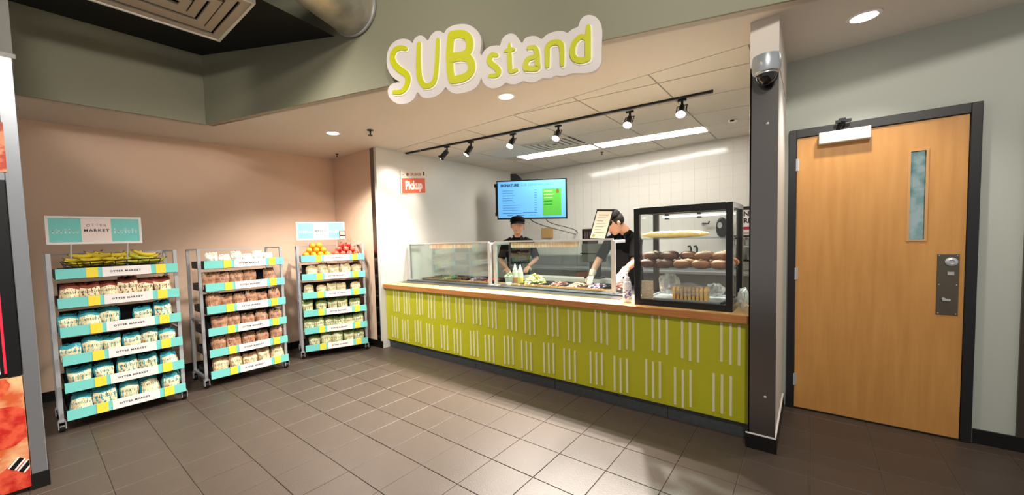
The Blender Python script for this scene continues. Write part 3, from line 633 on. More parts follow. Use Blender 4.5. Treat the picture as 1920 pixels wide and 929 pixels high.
for (u0, pts) in ((0, [TV(-0.02, -0.33, -0.03), TV(-0.02, -0.42, -0.1), (0.35, 3.40, 1.62), (0.52, 3.49, 1.55)]), (1, [TV(0.25, -0.33, -0.03), TV(0.22, -0.45, -0.1), (0.62, 3.42, 1.70), (0.55, 3.49, 1.57)])):
    P4 = [Vector(p) for p in pts]; C = []
    for i in range(13):
        q = i / 12; C.append(P4[0] * (1 - q) ** 3 + P4[1] * 3 * q * (1 - q) ** 2 + P4[2] * 3 * q * q * (1 - q) + P4[3] * q ** 3)
    MB().tube(C, 0.008, 6).build('cable', mat('grey_cable', (96, 94, 92), 0.5), t, smooth=60)
tag(MB().box(-0.23, 0.02, 3.47, 3.505, 1.50, 1.70).build('wall_box', mat('tan_box', (196, 160, 104), 0.6), None, bevel=0.006), 'tan cardboard coloured box on the wall under the menu screen', 'box')
# pickup sign on the left kitchen wall
t = thing('pickup_sign', (-0.69, 0.58, 2.2), 'orange and white sign reading Pickup on the white wall', 'sign')
def PK(u, v, o): return (-0.696 + o, 0.585 + u, 2.405 + v + u * 0.10)
MB().prism([(-0.245, -0.18), (0.245, -0.18), (0.245, 0.17), (-0.245, 0.17)], 0.002, 0.010, PK).build('board', mat('sign_cream', (222, 214, 200), 0.4), t)
MB().prism([(-0.225, -0.165), (0.225, -0.165), (0.225, 0.06), (-0.225, 0.06)], 0.0101, 0.012, PK).build('orange_panel', mat('sign_orange', (226, 84, 40), 0.4), t)
link('lettering', text_mesh('Pickup', 0.175, lambda x, y, z: PK(x, -0.05 + y, 0.0125 + z), 0.0006, 'CENTER', 0.008, 0.72), mat('sign_peach', (255, 236, 224), 0.4), t)
link('lettering', text_mesh('GRUBHUB', 0.06, lambda x, y, z: PK(0.04 + x, 0.115 + y, 0.0105 + z), 0.0005, 'CENTER', 0.002, 0.8), mat('sign_rust', (176, 96, 80), 0.4), t)
MB().prism([(-0.115 + 0.026 * math.cos(k * PI / 6), 0.115 + 0.026 * math.sin(k * PI / 6)) for k in range(12)], 0.0101, 0.0115, PK).build('emblem', mat('sign_dark_rust', (140, 44, 30), 0.4), t)
MB().prism([(-0.215, 0.10), (-0.18, 0.10), (-0.18, 0.112), (-0.215, 0.112)], 0.0101, 0.011, PK).prism([(0.19, 0.10), (0.222, 0.10), (0.222, 0.16), (0.19, 0.16)], 0.0101, 0.011, PK).build('mark', MATS['dark_ink'], t)
# things on the back wall
t = thing('wall_dispenser', (2.92, 3.5, 1.44), 'black rounded dispenser on the tiled wall seen through the bread case', 'dispenser')
MB().prism([(0.075 * math.cos(a) * (1 if True else 0), 0.15 * math.sin(a)) for a in [2 * PI * k / 24 for k in range(24)]], 0.0, 0.12, lambda u, v, o: (2.92 + u, 3.503 - o, 1.585 + v)).build('body', M_blk, t, smooth=40, bevel=0.02)
MB().prism([(0.03 * math.cos(a), 0.045 * math.sin(a)) for a in [2 * PI * k / 16 for k in range(16)]], 0.119, 0.125, lambda u, v, o: (2.90 + u, 3.503 - o, 1.62 + v)).build('window', M_galv, t)
MB().box(2.90, 2.94, 3.40, 3.46, 1.42, 1.45).build('spout', M_galv, t)
t = thing('wall_hook', (2.7, 3.5, 1.66), 'small steel hook on the tiled wall above the bread shelf', 'hook')
MB().tube([(2.66, 3.503, 1.655), (2.66, 3.45, 1.655), (2.74, 3.45, 1.65), (2.75, 3.45, 1.69)], 0.012, 8).build('bar', M_dark, t, smooth=40)
MB().lathe([(0.025, 0), (0.025, 0.008)], (2.66, 3.503, 1.655), 12, MX).build('plate', M_galv, t)
t = thing('tap_pair', (2.54, 3.48, 1.15), 'pair of dark tap spouts on the kitchen wall behind the rolls', 'taps')
for x in (2.50, 2.585):
    MB().tube([(x, 3.503, 1.14), (x, 3.46, 1.15), (x, 3.45, 1.28), (x - 0.01, 3.43, 1.31), (x - 0.035, 3.41, 1.305)], 0.014, 8).build('spout', M_dark, t, smooth=60)
t = thing('wall_notice', (3.22, 3.5, 1.6), 'white notice with black lettering and a red band beside the steel post', 'notice')
MB().box(3.12, 3.56, 3.494, 3.503, 1.50, 1.88).build('board', M_card, t)
MB().box(3.12, 3.56, 3.490, 3.494, 1.83, 1.88).build('header', M_blk, t)
MB().box(3.12, 3.56, 3.490, 3.494, 1.545, 1.585).build('red_band', mat('red_band', (170, 34, 60), 0.4), t)
link('lettering', text_mesh('NO', 0.09, lambda x, y, z: (3.18 + x, 3.4925 - z, 1.77 + y), 0.0008, 'LEFT', 0.004), M_ink, t)
link('lettering', text_mesh('RE', 0.09, lambda x, y, z: (3.18 + x, 3.4925 - z, 1.67 + y), 0.0008, 'LEFT', 0.004), M_ink, t)
t = thing('wire_shelf_unit', (3.35, 3.3, 0.96), 'small steel shelf unit with jars behind the bread case corner', 'shelf')
for z in (1.10, 1.30, 1.44): MB().box(3.05, 3.6, 3.15, 3.48, z, z + 0.02).build('shelf', M_dark if z != 1.3 else M_galv, t)
for x in (3.06, 3.59): MB().box(x - 0.01, x + 0.01, 3.16, 3.18, 0.96, 1.46).box(x - 0.01, x + 0.01, 3.45, 3.47, 0.96, 1.46).build('upright', M_galv, t)
for i, (x, z, c) in enumerate(((3.16, 1.32, (214, 216, 212)), (3.27, 1.32, (180, 190, 186)), (3.38, 1.32, (222, 220, 214)), (3.18, 1.12, (150, 152, 150)), (3.30, 1.12, (206, 206, 200)))):
    q = thing('storage_jar', (x, 3.25, z), ['leftmost pale jar on the upper shelf by the steel post', 'grey jar in the middle of the upper shelf by the post', 'white jar at the right of the upper shelf by the post', 'grey jar on the lower shelf by the steel post', 'pale jar on the lower shelf by the steel post'][i], 'jar', 'jars on the shelf unit')
    MB().lathe([(0.0, 0), (0.042, 0.0), (0.045, 0.02), (0.045, 0.08), (0.03, 0.095)], (x, 3.25, z), 14).build('jar', mat('jar_%d' % i, c, 0.3), q, smooth=40)
    MB().lathe([(0.036, 0.09), (0.036, 0.11)], (x, 3.25, z), 14).build('lid', M_galv, q, smooth=40)
# till with document holder
t = thing('till_terminal', (1.95, 1.12, 0.94), 'grey till terminal on a dark pedestal beside the bending worker', 'till')
MB().box(1.80, 2.06, 1.08, 1.22, 1.20, 1.42).build('housing', mat('till_grey', (96, 98, 98), 0.45), t, bevel=0.012)
MB().box(1.79, 2.07, 1.07, 1.23, 1.30, 1.31).build('band', M_dark, t)
MB().box(1.88, 2.0, 1.12, 1.2, 1.02, 1.20).box(1.84, 2.04, 1.06, 1.23, 1.0, 1.02).build('pedestal', M_blk, t, bevel=0.004)
mb = MB()
for k in range(6): mb.box(1.80 + k * 0.032, 1.806 + k * 0.032, 1.14, 1.15, 1.44, 1.57)
mb.box(1.79, 1.98, 1.13, 1.16, 1.57, 1.60).box(1.79, 1.80, 1.13, 1.16, 1.42, 1.6).box(1.97, 1.98, 1.13, 1.16, 1.42, 1.6).box(1.79, 1.98, 1.13, 1.16, 1.42, 1.45)
mb.build('slatted_back', M_blk, t)
MB().box(1.805, 1.965, 1.152, 1.156, 1.45, 1.57).build('slatted_back_panel', mat('plum_panel', (92, 76, 84), 0.5), t)
t = thing('framed_menu', (2.27, 0.66, 1.46), 'tilted black framed sheet clipped above the right sneeze guard', 'menu')
def FS(u, v, o): return (2.262 + u * 0.94 + v * 0.26, 0.60 + u * 0.34 + v * 0.10 - o * 0.9, 1.63 + v - u * 0.06)
MB().prism([(-0.085, -0.155), (0.085, -0.155), (0.085, 0.155), (-0.085, 0.155)], -0.012, 0.0, FS).build('frame', M_blk, t)
sh_ = MB().prism([(-0.074, -0.143), (0.074, -0.143), (0.074, 0.135), (-0.074, 0.135)], 0.0002, 0.002, FS).build('sheet', mat('cream_sheet', (236, 222, 204), 0.5), t)
for i in range(7):
    z = 0.10 - i * 0.03; MB().prism([(-0.05, z), (0.05 - 0.02 * (i % 3), z), (0.05 - 0.02 * (i % 3), z - 0.008), (-0.05, z - 0.008)], 0.0022, 0.003, FS).build('text_line', mat('sheet_ink', (170, 150, 130), 0.6), sh_)
MB().prism([(-0.045 + 0.016 * math.cos(k * PI / 6), -0.115 + 0.016 * math.sin(k * PI / 6)) for k in range(12)], 0.0022, 0.003, FS).build('emblem', mat('sheet_olive', (176, 172, 110), 0.6), sh_)
MB().tube([FS(0, -0.15, -0.006), (2.25, 0.62, 1.475)], 0.012, 8).build('clip', M_blk, t)
# sanitizer bottle
t = thing('sanitizer_bottle', (2.70, 0.12, 0.917), 'clear sanitizer bottle with a blue printed label left of the bread case', 'bottle')
bx = (2.70, 0.12, 0.917)
MB().lathe([(0.0, 0), (0.032, 0.0), (0.036, 0.01), (0.036, 0.15), (0.028, 0.18), (0.013, 0.19), (0.013, 0.205)], bx, 18).build('body', mat('clear_gel', (214, 214, 222), 0.12, 0, 0.6), t, smooth=40)
MB().lathe([(0.017, 0.2), (0.017, 0.225), (0.006, 0.228), (0.006, 0.262), (0.0, 0.264)], bx, 12).tube([(2.70, 0.12, 1.178), (2.66, 0.10, 1.178), (2.648, 0.094, 1.166)], 0.007, 8).build('pump', M_card, t, smooth=40)
MB().lathe([(0.0366, 0.03), (0.0368, 0.11), (0.0366, 0.112)], bx, 18).build('label_wrap', mat('blue_print', (226, 224, 236), 0.4, noise=(45, 0.42, 0.52), rgb2=(92, 96, 160)), t, smooth=40)

# ------------------------------------------------------------------ bread display case
CX0, CX1, CY0, CY1, CZ0, CZ1 = 2.785, 3.50, 0.05, 0.62, 0.917, 1.735
t = thing('bread_case', (3.14, 0.33, 0.917), 'black framed glass bread display case on the counter', 'display case')
fr = 0.026
for (x, y) in ((CX0, CY0), (CX1 - 0.045, CY0), (CX0, CY1 - 0.045), (CX1 - 0.045, CY1 - 0.045)):
    MB().box(x, x + 0.045, y, y + 0.045, CZ0, CZ1).build('corner_post', M_blkm, t, bevel=0.004)
for (x0, x1, y0, y1, z0, z1) in ((CX0 + 0.045, CX1 - 0.045, CY0, CY0 + 0.04, CZ1 - 0.055, CZ1), (CX0 + 0.045, CX1 - 0.045, CY1 - 0.04, CY1, CZ1 - 0.04, CZ1), (CX0, CX0 + 0.04, CY0 + 0.045, CY1 - 0.045, CZ1 - 0.04, CZ1), (CX1 - 0.04, CX1, CY0 + 0.045, CY1 - 0.045, CZ1 - 0.04, CZ1),
                                 (CX0 + 0.045, CX1 - 0.045, CY0, CY0 + 0.04, CZ0, CZ0 + 0.05), (CX0 + 0.045, CX1 - 0.045, CY1 - 0.04, CY1, CZ0, CZ0 + 0.05), (CX0, CX0 + 0.04, CY0 + 0.045, CY1 - 0.045, CZ0, CZ0 + 0.05), (CX1 - 0.04, CX1, CY0 + 0.045, CY1 - 0.045, CZ0, CZ0 + 0.05)):
    MB().box(x0, x1, y0, y1, z0, z1).build('frame_rail', M_blkm, t)
MB().box(CX0 + 0.02, CX1 - 0.02, CY0 + 0.02, CY1 - 0.02, CZ0 + 0.012, CZ0 + 0.03).build('base_panel', mat('case_base', (120, 104, 84), 0.5), t)
MB().box(CX0 + 0.045, CX1 - 0.045, CY0 + 0.016, CY0 + 0.022, CZ0 + 0.05, CZ1 - 0.055).build('front_pane', M_cglass, t)
MB().box(CX1 - 0.022, CX1 - 0.016, CY0 + 0.045, CY1 - 0.045, CZ0 + 0.05, CZ1 - 0.04).build('side_pane', M_cglass, t)
MB().box(CX0 + 0.016, CX0 + 0.022, CY0 + 0.045, CY1 - 0.045, CZ0 + 0.05, CZ1 - 0.04).build('side_pane', M_cglass, t)
MB().box(CX0 + 0.045, CX1 - 0.045, CY0 + 0.04, CY1 - 0.04, CZ1 - 0.012, CZ1 - 0.006).build('top_pane', M_cglass, t)
SZ = (1.225, 1.475)
for z in SZ:
    MB().box(CX0 + 0.025, CX1 - 0.025, CY0 + 0.03, CY1 - 0.05, z - 0.009, z).build('glass_shelf', glassy('shelf_glass', (226, 236, 234), 0.14), t)
    for x in (CX0 + 0.03, CX1 - 0.05):
        for y in (CY0 + 0.06, CY1 - 0.08): MB().box(x, x + 0.02, y, y + 0.02, z - 0.022, z - 0.009).build('shelf_clip', M_blkm, t)
MB().box(CX0 + 0.10, CX1 - 0.05, CY1 - 0.10, CY1 - 0.06, CZ1 - 0.075, CZ1 - 0.06).build('light_strip', mat('strip_white', (245, 243, 238), 0.4, emit=3.0), t)
for x in (CX0 + 0.12, 3.17): MB().box(x, x + 0.03, CY1 - 0.10, CY1 - 0.055, CZ1 - 0.09, CZ1 - 0.04).build('hinge', M_blkm, t)
M_bag = mat('baguette_crust', (238, 192, 100), 0.55, noise=(14, 0.35, 0.65), rgb2=(250, 220, 144))
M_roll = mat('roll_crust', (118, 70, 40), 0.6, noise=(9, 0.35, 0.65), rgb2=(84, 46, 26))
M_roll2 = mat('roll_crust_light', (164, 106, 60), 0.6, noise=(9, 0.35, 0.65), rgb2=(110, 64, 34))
def loaf(name, c, length, r, rz, m, label, cat, group, cuts=3, tiltx=0):
    n = 11; pts = []; rad = []
    d = Vector((math.cos(rz), math.sin(rz), 0))
    for i in range(n):
        u = -1 + 2 * i / (n - 1); pts.append(Vector(c) + d * (u * length / 2) + Vector((0, 0, r * 0.82)))
        q = max(0.10, (1 - abs(u) ** 3.2)) ** 0.5; rad.append((r * q * 0.82, r * q))
    t = thing(name, c, label, cat, group)
    MB().tube(pts, rad, 12, flat=(0, 0, 1)).build('crust', m, t, smooth=60)
    sdv = Vector((-d.y, d.x, 0))
    for k in range(cuts):
        u = (k - (cuts - 1) / 2) * length / (cuts + 1.0); p = Vector(c) + d * u + Vector((0, 0, r * 1.585))
        MB().tube([p - sdv * r * 0.35 - d * r * 0.35, p + Vector((0, 0, r * 0.03)), p + sdv * r * 0.35 + d * r * 0.35], [0.001, r * 0.12, 0.001], 6).build('score_mark', MATS['crumb'], t, smooth=60)
mat('crumb', (238, 210, 150), 0.7)
for i, (x, y, L) in enumerate(((3.03, 0.20, 0.44), (3.01, 0.30, 0.46), (3.05, 0.40, 0.46))):
    loaf('baguette', (x, y, 1.4755), L, 0.036, 0.03 * (i - 1), M_bag, ['front pale baguette on the top glass shelf of the case', 'middle pale baguette on the top glass shelf of the case', 'rear pale baguette on the top glass shelf of the case'][i], 'bread', 'baguettes on the top shelf', 5)
k = 0
rolls = []
for j, y in enumerate((0.14, 0.25, 0.36, 0.47)):
    for i in range(5):
        rolls.append((2.87 + i * 0.134 + 0.02 * (j % 2), y, 1.2255, 0.0))
for j, y in enumerate((0.19, 0.31)):
    for i in range(5):
        if i == 2 and j == 0: continue
        rolls.append((2.885 + i * 0.132, y, 1.2255 + 0.062, 0.0))
rl = random.Random(12)
row = ['front row', 'second row', 'third row', 'back row']
for n_, (x, y, z, _) in enumerate(rolls):
    if n_ < 20: lb = '%s brown roll from the left in the %s of the roll shelf' % (['first', 'second', 'third', 'fourth', 'fifth'][n_ % 5], row[n_ // 5])
    else: lb = 'brown roll resting on top of the others, ' + ['front far left', 'front left of middle', 'front right of middle', 'front far right', 'rear far left', 'rear left of middle', 'rear middle', 'rear right of middle', 'rear far right'][n_ - 20]
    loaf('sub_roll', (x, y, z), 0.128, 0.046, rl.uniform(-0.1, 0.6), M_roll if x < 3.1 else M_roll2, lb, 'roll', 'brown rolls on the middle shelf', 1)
# bottom of the case: sheet pan, bagged sliced bread, loose plastic, card
zb = CZ0 + 0.031
tag(MB().box(2.86, 3.42, 0.12, 0.52, zb, zb + 0.012).box(2.86, 3.42, 0.12, 0.13, zb, zb + 0.028).box(2.86, 3.42, 0.51, 0.52, zb, zb + 0.028).box(2.86, 2.87, 0.12, 0.52, zb, zb + 0.028).box(3.41, 3.42, 0.12, 0.52, zb, zb + 0.028).build('sheet_pan', M_steel2), 'metal sheet pan at the bottom of the bread case', 'pan')
sb = thing('sliced_loaf', (3.17, 0.24, zb + 0.013), 'bagged loaf of sliced golden bread at the bottom of the case', 'bread')
for i in range(9):
    x = 3.055 + i * 0.029
    pl = [(-0.055, 0), (0.055, 0), (0.06, 0.06), (0.066, 0.085), (0.05, 0.108), (0, 0.114), (-0.05, 0.108), (-0.066, 0.085), (-0.06, 0.06)]
    MB().prism(pl, 0, 0.021, lambda u, v, o, x=x: (x + o, 0.24 + u, zb + 0.013 + v)).build('slice', mat('bread_slice', (236, 176, 88), 0.6, noise=(10, 0.4, 0.6), rgb2=(250, 208, 130)), sb, bevel=0.004)
def crumple(c, r, seed, nu=36, nv=24, amp=0.34):
    rr = random.Random(seed); ks = [(Vector((rr.gauss(0, 1), rr.gauss(0, 1), rr.gauss(0, 1))).normalized() * rr.uniform(3, 9), rr.uniform(0, 6)) for _ in range(9)]
    mb = MB().ball(c, r, nu, nv); C = Vector(c); out = []
    for p in mb.v:
        d = Vector(p) - C; n = Vector((d.x / r[0], d.y / r[1], d.z / r[2]))
        f = sum(abs(math.sin(k.dot(n) + ph)) for k, ph in ks) / len(ks)
        q = C + d * (1 - amp + amp * 1.5 * (f - 0.4)); q.z = max(q.z, c[2] - r[2]); out.append(tuple(q))
    mb.v = out; return mb
b_ = crumple((3.17, 0.24, zb + 0.085), (0.19, 0.09, 0.082), 5).build('bag_film', M_film, sb, smooth=25)
tag(crumple((2.99, 0.33, zb + 0.13), (0.11, 0.12, 0.115), 8).build('plastic_bag', film('film_grey', (252, 252, 252), 0.42, 0.3), None, smooth=25), 'crumpled clear plastic bag behind the card in the bread case', 'plastic bag')
tag(crumple((3.33, 0.40, zb + 0.085), (0.09, 0.10, 0.07), 9).build('plastic_bag', MATS['film_grey'], None, smooth=25), 'clear plastic bag bunched in the right corner of the bread case', 'plastic bag')
tag(MB().box(2.835, 2.93, 0.085, 0.09, zb, zb + 0.175).build('paper_card', mat('tan_paper', (226, 206, 176), 0.6, noise=(90, 0.46, 0.54), rgb2=(206, 182, 150))), 'tan paper card standing in the lower left of the bread case', 'card')
tag(crumple((3.556, 0.14, 1.015), (0.046, 0.075, 0.098), 21, amp=0.3).build('plastic_bag', film('film_white', (255, 255, 255), 0.55, 0.2), None, smooth=25), 'crumpled white plastic bag between the bread case and steel post', 'plastic bag')
mb_ = thing('meat_bag', (2.45, 0.78, 0.94), 'clear bag of sliced pink meat behind the guard post', 'bag')
crumple((2.42, 0.66, 1.02), (0.075, 0.06, 0.075), 31).build('film', M_film, mb_, smooth=25)
h = heap(2.42, 0.66, 0.96, 0.055, 0.045, 0.08, 33, 50, 0.02).build('meat', MATS['food_pink_sliced_ham'], mb_, smooth=60); h['kind'] = 'stuff'

# ------------------------------------------------------------------ market racks
RW = 0.80; RD = 0.42
SHZ = (1.32, 1.078, 0.838, 0.602, 0.372, 0.14)
M_basket = mat('shelf_dark', (34, 33, 34), 0.5, 0.4)
strip_me = MB().box(0.0, RW, -0.006, 0.0, -0.042, 0.042).mesh('price_strip'); strip_me.materials.append(M_teal)
tag_me = MB().box(-0.036, 0.036, -0.0085, -0.0062, -0.042, 0.042).mesh('price_tag'); tag_me.materials.append(M_yellow)
ban_me = MB().box(0.275, 0.60, -0.008, -0.0062, -0.042, 0.042).mesh('banner'); ban_me.materials.append(M_card)
txt_me = text_mesh('OTTER MARKET', 0.021, lambda x, y, z: (0.425 + x, -0.0085 - z, y), 0.0004, 'CENTER', 0.0008, 1.15, 1.25); txt_me.materials.append(M_ink)
post_me = MB().box(-0.014, 0.014, -0.014, 0.014, 0.10, 1.49).mesh('post'); post_me.materials.append(M_galv)
def part(name, me, parent, loc=(0, 0, 0)):
    o = bpy.data.objects.new(name, me); COL.objects.link(o); o.parent = parent; o.location = loc; return o
def lpart(name, mb, m, parent, smooth=0, bevel=0):
    o = mb.build(name, m, None, smooth, bevel); o.parent = parent; return o
tray = MB().box(0.0, RW - 0.02, 0.0, RD + 0.05, -0.046, -0.036).box(0.0, RW - 0.02, 0.0, 0.012, -0.04, 0.03).box(0.0, 0.006, 0.012, RD + 0.05, -0.04, 0.03).box(RW - 0.026, RW - 0.02, 0.012, RD + 0.05, -0.04, 0.03).box(0.0, RW - 0.02, RD + 0.044, RD + 0.05, -0.04, 0.03).mesh('shelf'); tray.materials.append(M_basket)
shade_me = MB().box(0.012, RW - 0.05, 0.19, 0.20, -0.036, 0.155).mesh('shade_panel'); shade_me.materials.append(mat('shade_black', (20, 19, 20), 0.7))  # near-black sheet standing in for the deep shade behind the bags
def make_caster(parent, x, y):
    c = lpart('caster', MB().box(x - 0.02, x + 0.02, y - 0.03, y + 0.03, 0.088, 0.10).box(x - 0.024, x - 0.018, y - 0.028, y + 0.028, 0.03, 0.09).box(x + 0.018, x + 0.024, y - 0.028, y + 0.028, 0.03, 0.09), M_galv, parent)
    wv = MB().tube([(x - 0.015, y + 0.008, 0.036), (x + 0.015, y + 0.008, 0.036)], 0.036, 18).build('wheel', M_blk, None, smooth=40); wv.parent = c
def make_rack(loc, ang, label, header):
    t = thing('bakery_rack', loc, label, 'rack', 'rolling market racks', math.radians(ang))
    for x in (-0.03, RW - 0.005):
        for y in (0.06, 0.06 + RD): part('post', post_me, t, (x, y, 0))
    for x in (-0.03, RW - 0.005):
        lpart('side_rail', MB().box(x - 0.012, x + 0.012, 0.06, 0.06 + RD, 1.475, 1.49).box(x - 0.012, x + 0.012, 0.06, 0.06 + RD, 0.10, 0.124), M_galv, t)
        for z in (0.72,): lpart('side_rail', MB().box(x - 0.008, x + 0.008, 0.06, 0.06 + RD, z - 0.01, z + 0.01), M_galv, t)
    for z in (1.47, 0.10): lpart('cross_rail', MB().box(-0.016, RW - 0.02, 0.06 + RD - 0.008, 0.06 + RD + 0.008, z, z + 0.016), M_galv, t)
    for x in (-0.03, RW - 0.005):
        for y in (0.06, 0.06 + RD): make_caster(t, x, y)
    for i, z in enumerate(SHZ):
        s = part('shelf', tray, t, (0, 0.002, z))
        part('price_strip', strip_me, s, (0, 0, 0)); part('banner', ban_me, s); part('lettering', txt_me, s)
        if i: part('shade_panel', shade_me, s)
        part('price_tag', tag_me, s, (0.212, 0, 0)); part('price_tag', tag_me, s, (0.672, 0, 0))
    if header:
        y0 = 0.13; z0, z1 = 1.565, 1.805; x0, x1 = -0.03, 0.575
        hd = lpart('header_frame', MB().box(x0, x1, y0, y0 + 0.015, z1 - 0.018, z1).box(x0, x1, y0, y0 + 0.015, z0, z0 + 0.018).box(x0, x0 + 0.018, y0, y0 + 0.015, z0 + 0.018, z1 - 0.018).box(x1 - 0.018, x1, y0, y0 + 0.015, z0 + 0.018, z1 - 0.018).box(x0 + 0.01, x1 - 0.01, y0 + 0.006, y0 + 0.012, z0 + 0.01, z1 - 0.01), M_card, t)
        w3 = (x1 - x0 - 0.036) / 3
        def sub(n, mb, m):
            o = mb.build(n, m, None); o.parent = hd
        sub('teal_card', MB().box(x0 + 0.018, x0 + 0.018 + w3, y0 + 0.003, y0 + 0.0058, z0 + 0.018, z1 - 0.018), M_teal)
        sub('teal_card', MB().box(x1 - 0.018 - w3, x1 - 0.018, y0 + 0.003, y0 + 0.0058, z0 + 0.018, z1 - 0.018), M_teal)
        sub('centre_card', MB().box(x0 + 0.018 + w3, x1 - 0.018 - w3, y0 + 0.003, y0 + 0.0058, z0 + 0.018, z1 - 0.018), M_pink)
        xm = (x0 + x1) / 2; zm = (z0 + z1) / 2
        def arc(x, y, z):
            return (xm + x, y0 + 0.0025 - z, zm + 0.045 + y - 1.6 * x * x)
        for me, m in ((text_mesh('OTTER', 0.03, arc, 0.0003, 'CENTER', 0.0004, 1.1, 1.4), mat('grey_ink', (130, 122, 122), 0.6)), (text_mesh('MARKET', 0.032, lambda x, y, z: (xm + x, y0 + 0.0025 - z, zm - 0.002 + y), 0.0003, 'CENTER', 0.001, 1.1, 1.3), M_ink), ):
            me.materials.append(m); part('lettering', me, hd)
        rr = random.Random(3)
        for xc in (x0 + 0.018 + w3 / 2, x1 - 0.018 - w3 / 2):      # pale outline figures on the teal cards
            mb = MB()
            for k in range(7):
                x = xc + (k - 3) * 0.024; hgt = rr.uniform(0.02, 0.05)
                mb.box(x - 0.004, x + 0.004, y0 + 0.0018, y0 + 0.003, zm - 0.028, zm - 0.028 + hgt).box(x - 0.011, x + 0.011, y0 + 0.0018, y0 + 0.003, zm - 0.028 + hgt * 0.6, zm - 0.022 + hgt * 0.6)
            sub('pattern', mb, M_pale)
        for x in (0.1, 0.46): lpart('header_leg', MB().tube([(x, y0 + 0.01, 1.35), (x + 0.01, y0 + 0.008, 1.57)], 0.006, 8), M_galv, t)
    return t
R1 = make_rack((-0.76, -3.142, 0), 90, 'near left rolling market rack topped with bananas and a teal header sign', True)
R2 = make_rack((-0.92, -2.085, 0), 90, 'middle rolling market rack of brown baked goods without a header sign', False)
R3 = make_rack((-1.10, -0.99, 0), 68.8, 'right rolling market rack topped with oranges and apples', True)
lpart('price_holder', MB().box(0.50, 0.58, 0.10, 0.112, 1.565, 1.68), M_blk, R3)
lpart('price_picture', MB().box(0.508, 0.572, 0.0985, 0.1, 1.62, 1.674), mat('picture_pink', (222, 150, 136), 0.5), R3)
lpart('price_text', MB().box(0.508, 0.572, 0.0985, 0.1, 1.572, 1.606), M_card, R3)
ROOTS = {1: (R1, math.radians(90)), 2: (R2, math.radians(90)), 3: (R3, math.radians(68.8))}
def rack_pt(r, u, v, z):
    o, a = ROOTS[r]; return (o.location.x + u * math.cos(a) - v * math.sin(a), o.location.y + u * math.sin(a) + v * math.cos(a), z)

# bags: local x = width, y = depth (front at -y), z up from 0
def label_mat(name, base, ink, accent):
    m = bpy.data.materials.new(name); m.use_nodes = True; nt = m.node_tree; b = nt.nodes['Principled BSDF']; b.inputs['Roughness'].default_value = 0.4
    tc = nt.nodes.new('ShaderNodeTexCoord'); sp = nt.nodes.new('ShaderNodeSeparateXYZ'); nt.links.new(tc.outputs['Object'], sp.inputs[0])
    wv = nt.nodes.new('ShaderNodeTexWave'); wv.inputs['Scale'].default_value = 30; wv.inputs['Distortion'].default_value = 14; wv.inputs['Detail'].default_value = 2
    nt.links.new(tc.outputs['Object'], wv.inputs['Vector'])
    def band(lo, hi):
        a = nt.nodes.new('ShaderNodeMath'); a.operation = 'GREATER_THAN'; a.inputs[1].default_value = lo; nt.links.new(sp.outputs['Z'], a.inputs[0])
        c = nt.nodes.new('ShaderNodeMath'); c.operation = 'LESS_THAN'; c.inputs[1].default_value = hi; nt.links.new(sp.outputs['Z'], c.inputs[0])
        d = nt.nodes.new('ShaderNodeMath'); d.operation = 'MULTIPLY'; nt.links.new(a.outputs[0], d.inputs[0]); nt.links.new(c.outputs[0], d.inputs[1]); return d
    th = nt.nodes.new('ShaderNodeMath'); th.operation = 'GREATER_THAN'; th.inputs[1].default_value = 0.70; nt.links.new(wv.outputs['Fac'], th.inputs[0])
    m1 = nt.nodes.new('ShaderNodeMath'); m1.operation = 'MULTIPLY'; nt.links.new(th.outputs[0], m1.inputs[0]); nt.links.new(band(0.108, 0.132).outputs[0], m1.inputs[1])
    x1 = nt.nodes.new('ShaderNodeMix'); x1.data_type = 'RGBA'; x1.inputs['A'].default_value = lin(base) + (1,); x1.inputs['B'].default_value = lin(ink) + (1,)
    nt.links.new(m1.outputs[0], x1.inputs['Factor'])
    nz = nt.nodes.new('ShaderNodeTexNoise'); nz.inputs['Scale'].default_value = 34; nt.links.new(tc.outputs['Object'], nz.inputs['Vector'])
    t2 = nt.nodes.new('ShaderNodeMath'); t2.operation = 'GREATER_THAN'; t2.inputs[1].default_value = 0.58; nt.links.new(nz.outputs['Fac'], t2.inputs[0])
    m2 = nt.nodes.new('ShaderNodeMath'); m2.operation = 'MULTIPLY'; nt.links.new(t2.outputs[0], m2.inputs[0]); nt.links.new(band(0.03, 0.088).outputs[0], m2.inputs[1])
    x2 = nt.nodes.new('ShaderNodeMix'); x2.data_type = 'RGBA'; x2.inputs['B'].default_value = lin(accent) + (1,)
    nt.links.new(x1.outputs['Result'], x2.inputs['A']); nt.links.new(m2.outputs[0], x2.inputs['Factor']); nt.links.new(x2.outputs['Result'], b.inputs['Base Color'])
    return m
